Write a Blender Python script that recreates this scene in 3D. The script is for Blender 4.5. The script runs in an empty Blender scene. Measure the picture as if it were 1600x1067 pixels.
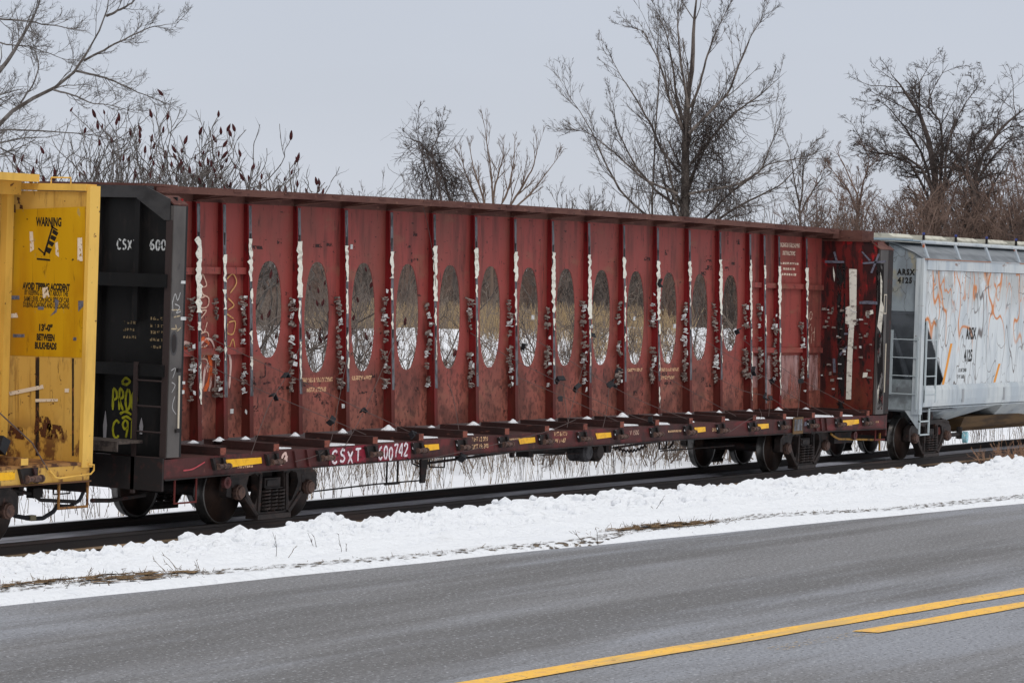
import bpy, math, random
import numpy as np
from mathutils import Vector, Matrix
random.seed(7)
RNG = np.random.default_rng(11)
SC = bpy.context.scene
COL = SC.collection

# ------------------------------------------------------------------ camera
YAW = math.atan(2840 / 4850.0)
cam_d = bpy.data.cameras.new("camera"); cam = bpy.data.objects.new("camera", cam_d); COL.objects.link(cam)
cam.location = (-36.34, -26.94, 2.845)
cam.rotation_euler = (math.pi / 2, 0, YAW - math.pi / 2)
cam_d.sensor_width = 36.0
cam_d.lens = 4850 / 1600 * 36.0
cam_d.shift_y = -(508 - 533.5) / 1600 * -1.0 * 1.0
cam_d.clip_start = 0.5; cam_d.clip_end = 6000
SC.camera = cam

# ------------------------------------------------------------------ overcast sky and light
world = bpy.data.worlds.new("World"); SC.world = world; world.use_nodes = True
SUN_EL, SUN_AZ = math.radians(48), math.radians(200)
wn = world.node_tree; wn.nodes.clear()
def wnode(t, **k):
    n = wn.nodes.new(t)
    for a, b in k.items(): setattr(n, a, b)
    return n
w_out = wnode('ShaderNodeOutputWorld'); w_bg = wnode('ShaderNodeBackground'); w_bg.inputs[1].default_value = 0.1
w_sky = wnode('ShaderNodeTexSky', sky_type='NISHITA'); w_sky.sun_disc = False
w_sky.sun_elevation = SUN_EL; w_sky.sun_rotation = SUN_AZ
w_co = wnode('ShaderNodeTexCoord'); w_sep = wnode('ShaderNodeSeparateXYZ')
wn.links.new(w_co.outputs['Generated'], w_sep.inputs[0])
w_ramp = wnode('ShaderNodeValToRGB')
w_ramp.color_ramp.elements[0].position = 0.0; w_ramp.color_ramp.elements[0].color = (0.63, 0.66, 0.73, 1)
w_ramp.color_ramp.elements[1].position = 1.0; w_ramp.color_ramp.elements[1].color = (1.0, 1.0, 1.0, 1)
e = w_ramp.color_ramp.elements.new(0.10); e.color = (0.572, 0.612, 0.695, 1)
e = w_ramp.color_ramp.elements.new(0.40); e.color = (0.80, 0.83, 0.89, 1)
wn.links.new(w_sep.outputs[2], w_ramp.inputs[0])
w_mul = wnode('ShaderNodeMixRGB', blend_type='MULTIPLY'); w_mul.inputs[0].default_value = 1.0; w_mul.inputs[2].default_value = (10, 10, 10, 1)
w_nz = wnode('ShaderNodeTexNoise'); w_nz.inputs['Scale'].default_value = 3.0; w_nz.inputs['Detail'].default_value = 4
w_mp = wnode('ShaderNodeMapping'); w_mp.inputs['Scale'].default_value = (1, 1, 4); wn.links.new(w_co.outputs['Generated'], w_mp.inputs[0]); wn.links.new(w_mp.outputs[0], w_nz.inputs[0])
w_nr = wnode('ShaderNodeMapRange'); w_nr.inputs['From Min'].default_value = .3; w_nr.inputs['From Max'].default_value = .7; w_nr.inputs['To Min'].default_value = .965; w_nr.inputs['To Max'].default_value = 1.035
wn.links.new(w_nz.outputs['Fac'], w_nr.inputs[0]); w_cl = wnode('ShaderNodeMixRGB', blend_type='MULTIPLY'); w_cl.inputs[0].default_value = 1
wn.links.new(w_ramp.outputs[0], w_cl.inputs[1]); wn.links.new(w_nr.outputs[0], w_cl.inputs[2]); wn.links.new(w_cl.outputs[0], w_mul.inputs[1])
w_mix = wnode('ShaderNodeMixRGB'); w_mix.inputs[0].default_value = 0.95
wn.links.new(w_sky.outputs[0], w_mix.inputs[1]); wn.links.new(w_mul.outputs[0], w_mix.inputs[2])
wn.links.new(w_mix.outputs[0], w_bg.inputs[0]); wn.links.new(w_bg.outputs[0], w_out.inputs[0])
sun_d = bpy.data.lights.new("sun", 'SUN'); sun = bpy.data.objects.new("sun", sun_d); COL.objects.link(sun)
sun_d.energy = 1.0; sun_d.angle = math.radians(25); sun_d.color = (1.0, 0.985, 0.96)
sun_dir = Vector((-0.55, -0.55, 1.0)).normalized()       # towards the sun
sun.rotation_euler = sun_dir.to_track_quat('Z', 'Y').to_euler()
SC.view_settings.view_transform = 'Standard'
try: SC.view_settings.look = 'None'
except Exception: pass
SC.view_settings.exposure = 0.0; SC.view_settings.gamma = 1.0; SC.view_settings.use_curve_mapping = False
SC.cycles.max_bounces = 5; SC.cycles.diffuse_bounces = 3; SC.cycles.glossy_bounces = 2; SC.cycles.transparent_max_bounces = 6

TILT = math.atan(.056 / 1.51)      # the track is canted towards the road
TZ = 0.028
pi = math.pi

# ------------------------------------------------------------------ mesh helpers
class MB:
    def __init__(s): s.v = []; s.f = []
    def add(s, vs, fs):
        o = len(s.v); s.v.extend([tuple(map(float, p)) for p in vs]); s.f.extend([tuple(i + o for i in f) for f in fs]); return s
    def box(s, x0, x1, y0, y1, z0, z1):
        return s.add([(x0,y0,z0),(x1,y0,z0),(x1,y1,z0),(x0,y1,z0),(x0,y0,z1),(x1,y0,z1),(x1,y1,z1),(x0,y1,z1)],
              [(0,3,2,1),(4,5,6,7),(0,1,5,4),(1,2,6,5),(2,3,7,6),(3,0,4,7)])
    def hexa(s, a, b):     # two quads (4 points each), joined
        return s.add(list(a) + list(b), [(0,3,2,1),(4,5,6,7),(0,1,5,4),(1,2,6,5),(2,3,7,6),(3,0,4,7)])
    def prism(s, poly, ax, a0, a1):
        n = len(poly)
        def P(p, a):
            if ax == 'y': return (p[0], a, p[1])
            if ax == 'x': return (a, p[0], p[1])
            return (p[0], p[1], a)
        vs = [P(p, a0) for p in poly] + [P(p, a1) for p in poly]
        fs = [tuple(range(n)), tuple(range(2*n-1, n-1, -1))] + [(i, i+n, (i+1) % n + n, (i+1) % n) for i in range(n)]
        return s.add(vs, fs)
    def tube(s, pts, r, n=8, cap=True):
        pts = [Vector(p) for p in pts]; m = len(pts)
        rs = r if isinstance(r, (list, tuple)) else [r] * m
        up = None; vs = []
        for i, p in enumerate(pts):
            t = (pts[min(i+1, m-1)] - pts[max(i-1, 0)]).normalized()
            if up is None: up = Vector((0,0,1)) if abs(t.z) < .9 else Vector((1,0,0))
            a = t.cross(up).normalized(); b = a.cross(t).normalized(); up = b
            for k in range(n):
                th = 2*pi*k/n
                vs.append(p + (a*math.cos(th) + b*math.sin(th)) * rs[i])
        fs = [(i*n+k, i*n+(k+1) % n, (i+1)*n+(k+1) % n, (i+1)*n+k) for i in range(m-1) for k in range(n)]
        if cap: fs += [tuple(range(n-1, -1, -1)), tuple(range((m-1)*n, m*n))]
        return s.add(vs, fs)
    def lathe(s, prof, c=(0,0,0), n=32):   # prof: list of (radius, y); axis along y
        m = len(prof); vs = []
        for r, y in prof:
            for k in range(n):
                th = 2*pi*k/n; vs.append((c[0]+r*math.cos(th), c[1]+y, c[2]+r*math.sin(th)))
        fs = [(i*n+k, (i+1)*n+k, (i+1)*n+(k+1) % n, i*n+(k+1) % n) for i in range(m-1) for k in range(n)]
        fs += [tuple(range(n)), tuple(range(m*n-1, (m-1)*n-1, -1))]
        return s.add(vs, fs)
    def quad(s, a, b, c, d): return s.add([a, b, c, d], [(0,1,2,3)])
    def mesh(s, name, off=(0,0,0), smooth=False):
        me = bpy.data.meshes.new(name)
        vs = [(x-off[0], y-off[1], z-off[2]) for x, y, z in s.v]
        me.from_pydata(vs, [], s.f); me.update()
        if smooth: me.shade_smooth()
        return me
def npmesh(name, V, Q, smooth=False):
    """V (n,3), Q (m,4) or (m,3) arrays"""
    me = bpy.data.meshes.new(name)
    V = np.asarray(V, dtype=np.float32); Q = np.asarray(Q, dtype=np.int32); k = Q.shape[1]
    me.vertices.add(len(V)); me.vertices.foreach_set('co', V.ravel())
    me.loops.add(Q.size); me.loops.foreach_set('vertex_index', Q.ravel())
    me.polygons.add(len(Q)); me.polygons.foreach_set('loop_start', np.arange(0, Q.size, k, dtype=np.int32))
    me.polygons.foreach_set('loop_total', np.full(len(Q), k, dtype=np.int32))
    me.update(calc_edges=True)
    if smooth: me.shade_smooth()
    return me
OFF = {}
def link(name, me, m, parent=None, loc=None, rot=None, label=None):
    o = bpy.data.objects.new(name, me); COL.objects.link(o)
    if m is not None and (not me.materials): me.materials.append(m)
    if parent is not None: o.parent = parent
    if loc is not None: o.location = loc
    if rot is not None: o.rotation_euler = rot
    if label: o['label'] = label
    OFF[o.name] = OFF.get(parent.name, 0.0) if parent is not None else 0.0
    return o
def part(name, mb, m, parent, smooth=False, label=None):
    """mb in car-frame coordinates; parent chain origin offset removed"""
    return link(name, mb.mesh(name, (OFF.get(parent.name, 0.0), 0, 0), smooth), m, parent, label=label)
def car_root(name, x, label, cat):
    o = bpy.data.objects.new(name, None); COL.objects.link(o); o.empty_display_size = .5
    o.location = (x, 0, TZ); o.rotation_euler = (TILT, 0, 0); o['label'] = label; o['category'] = cat
    OFF[o.name] = x; return o
def tag(o, label=None, cat=None, group=None, kind=None):
    if label: o['label'] = label
    if cat: o['category'] = cat
    if group: o['group'] = group
    if kind: o['kind'] = kind
    return o
def plate_mesh(name, outline, holes, thick, smooth=False):
    """flat plate with holes in the XY plane, thickness along local z (curve fill, then mesh)"""
    cu = bpy.data.curves.new(name, 'CURVE'); cu.dimensions = '2D'; cu.fill_mode = 'BOTH'; cu.extrude = thick / 2
    for pts in [outline] + holes:
        sp = cu.splines.new('POLY'); sp.points.add(len(pts) - 1)
        for i, p in enumerate(pts): sp.points[i].co = (p[0], p[1], 0, 1)
        sp.use_cyclic_u = True
    ob = bpy.data.objects.new(name, cu); COL.objects.link(ob)
    dg = bpy.context.evaluated_depsgraph_get(); me = bpy.data.meshes.new_from_object(ob.evaluated_get(dg))
    bpy.data.objects.remove(ob); bpy.data.curves.remove(cu); me.name = name
    return me
def text_mesh(txt, size, sx=1.0, bold=0.0, align='CENTER', space=1.0):
    cu = bpy.data.curves.new('lettering', 'FONT'); cu.body = txt; cu.size = size; cu.align_x = align; cu.align_y = 'CENTER'
    cu.offset = bold; cu.resolution_u = 3; cu.space_character = space
    ob = bpy.data.objects.new('lettering', cu); COL.objects.link(ob)
    dg = bpy.context.evaluated_depsgraph_get(); me = bpy.data.meshes.new_from_object(ob.evaluated_get(dg))
    bpy.data.objects.remove(ob); bpy.data.curves.remove(cu)
    me.transform(Matrix.Diagonal((sx, 1, 1, 1))); me.materials.clear()
    return me
R_SIDE = (pi/2, 0, 0)            # sheet facing the road
R_END = (pi/2, 0, -pi/2)         # sheet facing the left end
def text(name, txt, size, loc, m, parent, rot=R_SIDE, **k):
    return link(name, text_mesh(txt, size, **k), m, parent, loc=(loc[0]-OFF.get(parent.name, 0), loc[1], loc[2]), rot=rot)
STROKE = {
 'C': [[(.85,.85),(.55,1),(.2,.85),(.05,.5),(.2,.12),(.55,0),(.85,.15)]],
 'S': [[(.8,.85),(.5,1),(.2,.82),(.3,.58),(.7,.45),(.8,.2),(.5,0),(.1,.12)]],
 'X': [[(.05,1),(.9,0)],[(.85,1),(.1,0)]], 'T': [[(.05,.97),(.95,1)],[(.5,1),(.48,0)]],
 '6': [[(.75,.95),(.35,.85),(.12,.45),(.2,.1),(.55,0),(.8,.2),(.7,.45),(.35,.5),(.15,.3)]],
 '0': [[(.5,1),(.2,.8),(.15,.35),(.35,.02),(.65,.05),(.85,.4),(.8,.8),(.5,1)]],
 '7': [[(.1,.95),(.85,1),(.6,.5),(.45,0)]], '4': [[(.65,0),(.7,1),(.1,.35),(.9,.38)]],
 '2': [[(.1,.75),(.35,1),(.75,.9),(.75,.6),(.1,.02),(.9,.05)]],
 'P': [[(.15,0),(.15,1),(.7,.9),(.75,.6),(.2,.5)]], 'R': [[(.15,0),(.15,1),(.7,.9),(.7,.62),(.2,.5),(.8,0)]],
 'O': [[(.5,1),(.15,.8),(.1,.3),(.4,0),(.8,.15),(.9,.7),(.5,1)]], '9': [[(.8,.6),(.4,.5),(.15,.75),(.45,1),(.8,.85),(.75,.4),(.6,0)]],
 'N': [[(.1,0),(.15,1),(.8,0),(.85,1)]], 'A': [[(.05,0),(.5,1),(.9,0)],[(.25,.4),(.75,.4)]], 'V': [[(.05,1),(.45,0),(.9,1)]],
 'M': [[(.05,0),(.2,1),(.5,.3),(.8,1),(.95,0)]], 'W': [[(.0,1),(.25,0),(.5,.7),(.75,0),(1,1)]], 'E': [[(.8,1),(.15,.95),(.1,0),(.8,.05)],[(.12,.5),(.6,.5)]],
 'D': [[(.15,0),(.15,1),(.7,.85),(.8,.4),(.6,.05),(.15,0)]], 'L': [[(.15,1),(.12,0),(.8,.05)]], 'H': [[(.15,1),(.12,0)],[(.8,1),(.8,0)],[(.14,.5),(.8,.52)]],
 '3': [[(.1,.9),(.5,1),(.8,.78),(.45,.55),(.8,.3),(.5,0),(.1,.1)]], '~': [[(0,.1),(.3,.35),(.6,.2),(1,.4)]],
 '-': [[(.1,.5),(.9,.5)]], '1': [[(.3,.8),(.55,1),(.5,0)]]}
def strokes(name, paths, width, loc, m, parent, rot=R_SIDE, label=None):
    """painted strokes: rounded flat ribbons in the local XY plane"""
    mb = MB(); lay = 0
    for path in paths:
        P = [Vector((p[0], p[1], 0)) for p in path]
        Q = [P[0]]                                                    # smooth by Catmull-Rom
        for i in range(len(P)-1):
            p0, p1, p2, p3 = P[max(i-1, 0)], P[i], P[i+1], P[min(i+2, len(P)-1)]
            for s in (0.25, .5, .75, 1):
                Q.append(.5*((2*p1)+(p2-p0)*s+(2*p0-5*p1+4*p2-p3)*s*s+(3*p1-p0-3*p2+p3)*s**3))
        vs = []
        for i, q in enumerate(Q):
            t = (Q[min(i+1, len(Q)-1)] - Q[max(i-1, 0)]).normalized(); nrm = Vector((-t.y, t.x, 0))
            w = width/2 * (1 + .15*math.sin(i*1.7))
            if i in (0, len(Q)-1): w *= .65
            vs += [q+nrm*w + Vector((0,0,lay)), q-nrm*w + Vector((0,0,lay))]
        mb.add(vs, [(2*i, 2*i+1, 2*i+3, 2*i+2) for i in range(len(Q)-1)]); lay += .0007
    return link(name, mb.mesh(name), m, parent, loc=(loc[0]-OFF.get(parent.name, 0), loc[1], loc[2]), rot=rot, label=label)
def word(txt, w, h, gap=.2, jit=.03, rnd=random):
    out = []; x = 0
    for ch in txt:
        if ch == ' ': x += w*.8; continue
        dy = rnd.uniform(-jit, jit)
        for st in STROKE[ch]: out.append([(x+p[0]*w, dy+p[1]*h) for p in st])
        x += w*(1+gap)
    return out

# ------------------------------------------------------------------ materials
def rgb(r, g, b):      # sRGB 0..255 -> linear
    f = lambda c: ((c/255+.055)/1.055)**2.4 if c > 10.3 else c/255/12.92
    return (f(r), f(g), f(b), 1)
MATS = {}
def mat(name, base, rough=.75, metal=0.0, layers=(), bump=None, spec=.3, alpha=None):
    """layers: (colour, dict(scale, lo, hi, [z0,z1], [kind], [seed], [amt]))"""
    if name in MATS: return MATS[name]
    m = bpy.data.materials.new(name); m.use_nodes = True; nt = m.node_tree; N = nt.nodes; L = nt.links; N.clear()
    out = N.new('ShaderNodeOutputMaterial'); bs = N.new('ShaderNodeBsdfPrincipled'); L.new(bs.outputs[0], out.inputs[0])
    bs.inputs['Roughness'].default_value = rough; bs.inputs['Metallic'].default_value = metal
    bs.inputs['Specular IOR Level'].default_value = spec
    geo = N.new('ShaderNodeNewGeometry'); sep = N.new('ShaderNodeSeparateXYZ'); L.new(geo.outputs['Position'], sep.inputs[0])
    def vec(scale, seed):
        mp = N.new('ShaderNodeMapping'); mp.inputs['Scale'].default_value = scale; mp.inputs['Location'].default_value = (seed*7.3, seed*3.1, seed*5.7)
        L.new(geo.outputs['Position'], mp.inputs[0]); return mp.outputs[0]
    def mask(d):
        sc = d.get('scale', (1,1,1)); sc = (sc, sc, sc) if not isinstance(sc, tuple) else sc
        kind = d.get('kind', 'noise'); v = vec(sc, d.get('seed', 1))
        if kind == 'crack':
            nz = N.new('ShaderNodeTexNoise'); nz.inputs['Scale'].default_value = 1.5; nz.inputs['Detail'].default_value = 3; L.new(v, nz.inputs[0])
            ad = N.new('ShaderNodeMixRGB'); ad.blend_type = 'LINEAR_LIGHT'; ad.inputs[0].default_value = d.get('warp', .35); L.new(v, ad.inputs[1]); L.new(nz.outputs['Color'], ad.inputs[2])
            t = N.new('ShaderNodeTexVoronoi'); t.feature = 'DISTANCE_TO_EDGE'; t.inputs['Scale'].default_value = 1.0; L.new(ad.outputs[0], t.inputs[0]); src = t.outputs['Distance']
        elif kind == 'cell':
            t = N.new('ShaderNodeTexVoronoi'); t.inputs['Scale'].default_value = 1.0; L.new(v, t.inputs[0]); src = t.outputs['Distance']
        else:
            t = N.new('ShaderNodeTexNoise'); t.inputs['Scale'].default_value = 1.0; t.inputs['Detail'].default_value = d.get('detail', 5)
            t.inputs['Roughness'].default_value = d.get('nr', .6); L.new(v, t.inputs[0]); src = t.outputs['Fac']
        if kind == 'contour':
            t.inputs['Detail'].default_value = d.get('detail', 1.2)
            s1 = N.new('ShaderNodeMath'); s1.operation = 'SUBTRACT'; s1.inputs[1].default_value = d.get('level', .5); L.new(src, s1.inputs[0]); s2 = N.new('ShaderNodeMath'); s2.operation = 'ABSOLUTE'; L.new(s1.outputs[0], s2.inputs[0]); src = s2.outputs[0]
        mr = N.new('ShaderNodeMapRange'); mr.interpolation_type = 'SMOOTHSTEP'
        mr.inputs['From Min'].default_value = d.get('lo', .45); mr.inputs['From Max'].default_value = d.get('hi', .6); L.new(src, mr.inputs[0])
        o = mr.outputs[0]
        for ax, key in ((2, 'z'), (0, 'x'), (1, 'y')):
            if key in d:
                zr = N.new('ShaderNodeMapRange'); zr.interpolation_type = 'SMOOTHSTEP'
                zr.inputs['From Min'].default_value = d[key][0]; zr.inputs['From Max'].default_value = d[key][1]
                L.new(sep.outputs[ax], zr.inputs[0])
                mu = N.new('ShaderNodeMath'); mu.operation = 'MULTIPLY'; L.new(o, mu.inputs[0]); L.new(zr.outputs[0], mu.inputs[1]); o = mu.outputs[0]
        mu = N.new('ShaderNodeMath'); mu.operation = 'MULTIPLY'; mu.inputs[1].default_value = d.get('amt', 1.0); L.new(o, mu.inputs[0])
        return mu.outputs[0]
    cur = None
    for colr, d in layers:
        mx = N.new('ShaderNodeMixRGB'); mx.inputs[2].default_value = colr
        if cur is None: mx.inputs[1].default_value = base
        else: L.new(cur, mx.inputs[1])
        L.new(mask(d), mx.inputs[0]); cur = mx.outputs[0]
    if cur is None: bs.inputs['Base Color'].default_value = base
    else: L.new(cur, bs.inputs['Base Color'])
    if bump:
        sc, st, dist = bump[:3]; t = N.new('ShaderNodeTexNoise'); t.inputs['Scale'].default_value = 1; t.inputs['Detail'].default_value = 6
        L.new(vec(sc if isinstance(sc, tuple) else (sc, sc, sc), 2), t.inputs[0]); b = N.new('ShaderNodeBump'); b.inputs['Strength'].default_value = st
        b.inputs['Distance'].default_value = dist; L.new(t.outputs['Fac'], b.inputs['Height']); L.new(b.outputs[0], bs.inputs['Normal'])
    if alpha:        # worn-off paint: holes in a decal
        L.new(mask(alpha), bs.inputs['Alpha'])
    MATS[name] = m; return m

red = mat('red_paint', rgb(144,64,58), .6, layers=[
    (rgb(124,66,57), dict(scale=(.9,.9,.45), lo=.40, hi=.66, amt=.85)),
    (rgb(78,42,38), dict(scale=(5,5,.8), lo=.50, hi=.72, seed=2, amt=.65)),
    (rgb(156,96,80), dict(scale=(.9,.9,1.2), lo=.15, hi=.5, z=(2.6,1.2), seed=3, amt=.85)),
    (rgb(84,46,38), dict(scale=(1.6,1.6,1.3), lo=.44, hi=.62, z=(2.5,1.8), seed=31, amt=.65)),
    (rgb(128,90,70), dict(scale=(1.1,1.1,3), lo=.55, hi=.7, seed=12, amt=.5)),
    (rgb(150,70,64), dict(scale=(4,4,.6), lo=.62, hi=.76, seed=14, amt=.6)),
    (rgb(62,34,30), dict(scale=(13,13,9), lo=.50, hi=.60, z=(2.35,2.0), seed=41, amt=.55)),
    (rgb(72,40,36), dict(scale=(1.9,1.9,.22), lo=.56, hi=.70, seed=43, amt=.6)),
    (rgb(44,26,26), dict(scale=(24,24,3), lo=.63, hi=.69, seed=45, amt=.7)),
    (rgb(48,26,24), dict(scale=(5,5,12), lo=.645, hi=.675, seed=4, amt=.85)),
    (rgb(36,26,26), dict(scale=(15,15,9), lo=.66, hi=.70, seed=5, amt=.85))], bump=(8, .2, .012))
redpost = mat('red_post_paint', rgb(122,26,28), .6, layers=[(rgb(88,36,28), dict(scale=(2,2,1), lo=.2, hi=.5, z=(2.8,1.4), seed=3)), (rgb(60,24,22), dict(scale=(9,9,3), lo=.58, hi=.7, seed=4, amt=.8))])
chord_m = mat('rusty_brown_chord', rgb(98,64,55), .8, layers=[(rgb(80,46,40), dict(scale=(1.5,1.5,5), lo=.4, hi=.65)), (rgb(132,92,78), dict(scale=(7,7,16), lo=.58, hi=.72, seed=3, amt=.7)), (rgb(48,30,28), dict(scale=(5,5,12), lo=.62, hi=.72, seed=6, amt=.8))], bump=(20,.3,.01))
sill_m = mat('maroon_sill_paint', rgb(74,34,32), .65, layers=[(rgb(100,38,38), dict(scale=(1.2,1.2,3), lo=.5, hi=.62)), (rgb(52,30,28), dict(scale=(4,4,2), lo=.45, hi=.66, seed=2, amt=.85)), (rgb(112,68,58), dict(scale=(9,9,9), lo=.62, hi=.72, seed=3, amt=.6))], bump=(15,.2,.01))
deck_m = mat('brown_deck_steel', rgb(70,42,38), .8, layers=[(rgb(46,30,28), dict(scale=(3,1,3), lo=.42, hi=.65)), (rgb(120,84,74), dict(scale=(6,3,6), lo=.6, hi=.75, seed=2, amt=.6))], bump=(18,.3,.01))
beam_end = mat('rust_red_beam_end', rgb(130,72,58), .8, layers=[(rgb(84,44,38), dict(scale=12, lo=.45, hi=.65))])
grey_wear = mat('grey_rub_strip', rgb(104,104,108), .55, layers=[(rgb(64,62,64), dict(scale=(20,20,5), lo=.42, hi=.6)), (rgb(120,52,48), dict(scale=(14,14,4), lo=.66, hi=.72, seed=2, amt=.7)), (rgb(140,140,142), dict(scale=(30,30,9), lo=.62, hi=.7, seed=4, amt=.7))])
white_tape = mat('white_liner_plastic', rgb(226,222,208), .6, layers=[(rgb(178,172,160), dict(scale=(9,9,16), lo=.5, hi=.68)), (rgb(96,88,84), dict(scale=(24,24,40), lo=.64, hi=.7, seed=2, amt=.8))])
foam_m = mat('grey_foam', rgb(138,126,118), .9, layers=[(rgb(104,90,84), dict(scale=14, lo=.42, hi=.62)), (rgb(196,190,182), dict(scale=10, lo=.62, hi=.72, seed=3))], bump=(40,.6,.02))
paper_m = mat('white_scrap', rgb(202,202,200), .8, layers=[(rgb(160,156,152), dict(scale=20, lo=.45, hi=.7))])
black_m = mat('shaded_black_bulkhead', rgb(22,20,20), .6, layers=[(rgb(14,13,13), dict(scale=(2,2,1), lo=.4, hi=.62)), (rgb(42,34,32), dict(scale=(7,7,2), lo=.56, hi=.72, seed=3, amt=.7))], bump=(12,.2,.01))  # black paint, its base darkened further to carry the shade of the recess
greyblack = mat('faded_black_paint', rgb(88,83,80), .6, layers=[(rgb(70,66,64), dict(scale=(2,2,.7), lo=.4, hi=.65)), (rgb(60,58,58), dict(scale=(7,7,4), lo=.6, hi=.72, seed=2))], bump=(12,.2,.01))
darkred = mat('scraped_red_bulkhead', rgb(98,28,26), .55, layers=[(rgb(168,24,28), dict(scale=(2.6,2.6,2.8), lo=.54, hi=.6, z=(2.8,4.0))), (rgb(40,20,20), dict(scale=(5,5,1.6), lo=.44, hi=.56, seed=2, amt=.9)), (rgb(108,52,36), dict(scale=(3,3,2), lo=.35, hi=.6, z=(2.2,1.3), seed=4, amt=.8)), (rgb(22,18,18), dict(scale=(9,9,7), lo=.6, hi=.65, seed=5, amt=.85))])
yellow = mat('yellow_paint', rgb(206,164,82), .6, layers=[(rgb(120,82,38), dict(scale=(5,9,.5), lo=.56, hi=.70, seed=51, amt=.7)), (rgb(54,38,26), dict(scale=(16,22,2.2), lo=.63, hi=.68, seed=52, amt=.8)), (rgb(196,150,66), dict(scale=(1.2,1.2,.6), lo=.4, hi=.65)), (rgb(150,108,52), dict(scale=(10,10,2.5), lo=.58, hi=.72, seed=2, amt=.6)), (rgb(84,52,34), dict(scale=(7,7,13), lo=.655, hi=.685, seed=3)), (rgb(96,56,34), dict(scale=(4,4,3), lo=.5, hi=.6, z=(1.75,1.2), seed=4, amt=.9))], bump=(10,.15,.01))
yellow_post = mat('yellow_post_paint', rgb(226,180,84), .55, layers=[(rgb(200,156,70), dict(scale=(3,3,.8), lo=.45, hi=.7)), (rgb(94,56,36), dict(scale=(8,8,8), lo=.66, hi=.7, seed=3))])
gold = mat('golden_yellow_band', rgb(200,152,14), .5, layers=[(rgb(104,74,18), dict(scale=(5,14,.6), lo=.60, hi=.70, seed=53, amt=.75)), (rgb(150,140,110), dict(scale=(9,12,5), lo=.66, hi=.70, seed=54, amt=.5)), (rgb(178,124,8), dict(scale=(2,2,.5), lo=.4, hi=.7)), (rgb(112,78,14), dict(scale=(9,9,3), lo=.62, hi=.72, seed=4, amt=.7)), (rgb(60,42,22), dict(scale=(9,9,11), lo=.69, hi=.71, seed=5))])
refl_m = mat('yellow_reflector', rgb(240,180,10), .35, layers=[(rgb(206,146,12), dict(scale=8, lo=.45, hi=.7)), (rgb(50,32,18), dict(scale=13, lo=.68, hi=.71, seed=2))])
blackpaint = mat('black_stencil', rgb(32,28,24), .7)
blackworn = mat('black_worn_stencil', rgb(34,29,22), .7, alpha=dict(scale=26, lo=.36, hi=.42))
white_st = mat('white_stencil', rgb(206,206,204), .7, alpha=dict(scale=22, lo=.40, hi=.46))
white_hand = mat('white_brush_paint', rgb(224,220,222), .6, layers=[(rgb(206,160,170), dict(scale=16, lo=.46, hi=.62))], alpha=dict(scale=30, lo=.31, hi=.38))
tan_st = mat('faded_cream_stencil', rgb(216,174,132), .7, alpha=dict(scale=26, lo=.41, hi=.47))
cream_st = mat('cream_stencil', rgb(222,200,178), .7, alpha=dict(scale=28, lo=.40, hi=.46))
chalk = mat('pale_spray', rgb(206,170,150), .8, alpha=dict(scale=20, lo=.3, hi=.5))
chalk_y = mat('tan_spray', rgb(196,148,92), .8, alpha=dict(scale=20, lo=.3, hi=.45))
spray_o = mat('orange_spray', rgb(200,92,48), .8, alpha=dict(scale=12, lo=.36, hi=.52))
spray_w = mat('faded_white_spray', rgb(208,176,166), .8, alpha=dict(scale=(9,9,2.5), lo=.28, hi=.52))
spray_yg = mat('yellow_green_spray', rgb(172,166,30), .6, layers=[(rgb(120,116,20), dict(scale=12, lo=.5, hi=.7))])
tape_g = mat('grey_tape', rgb(108,108,120), .5, layers=[(rgb(80,80,90), dict(scale=20, lo=.45, hi=.65))])
wheel_m = mat('rusty_wheel', rgb(72,54,46), .6, layers=[(rgb(50,38,34), dict(scale=4, lo=.4, hi=.65)), (rgb(92,62,48), dict(scale=9, lo=.58, hi=.75, seed=3, amt=.6))])
tread_m = mat('polished_wheel_tread', rgb(92,90,88), .32, metal=.8, layers=[(rgb(54,50,48), dict(scale=7, lo=.4, hi=.7))])
truck_m = mat('brown_black_cast_steel', rgb(56,47,44), .65, layers=[(rgb(36,31,30), dict(scale=5, lo=.4, hi=.62)), (rgb(90,60,50), dict(scale=9, lo=.56, hi=.72, seed=3, amt=.8))], bump=(20,.3,.01))
rustcap = mat('rust_brown_bearing', rgb(98,74,64), .7, layers=[(rgb(66,50,46), dict(scale=18, lo=.42, hi=.62))], bump=(40,.4,.005))
under_m = mat('black_underframe', rgb(38,33,32), .75, layers=[(rgb(66,40,36), dict(scale=6, lo=.52, hi=.7))])
cable_m = mat('steel_cable', rgb(84,70,66), .6)
rubber = mat('black_rubber', rgb(28,28,32), .6)
hop_m = mat('light_grey_hopper_paint', rgb(194,198,198), .5, layers=[(rgb(168,176,182), dict(scale=(1.2,1.2,.5), lo=.42, hi=.66)), (rgb(142,148,152), dict(scale=(14,14,.9), lo=.52, hi=.72, seed=3, amt=.6)),
    (rgb(120,84,66), dict(scale=(3,3,9), lo=.66, hi=.7, seed=6, amt=.8))])
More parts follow.
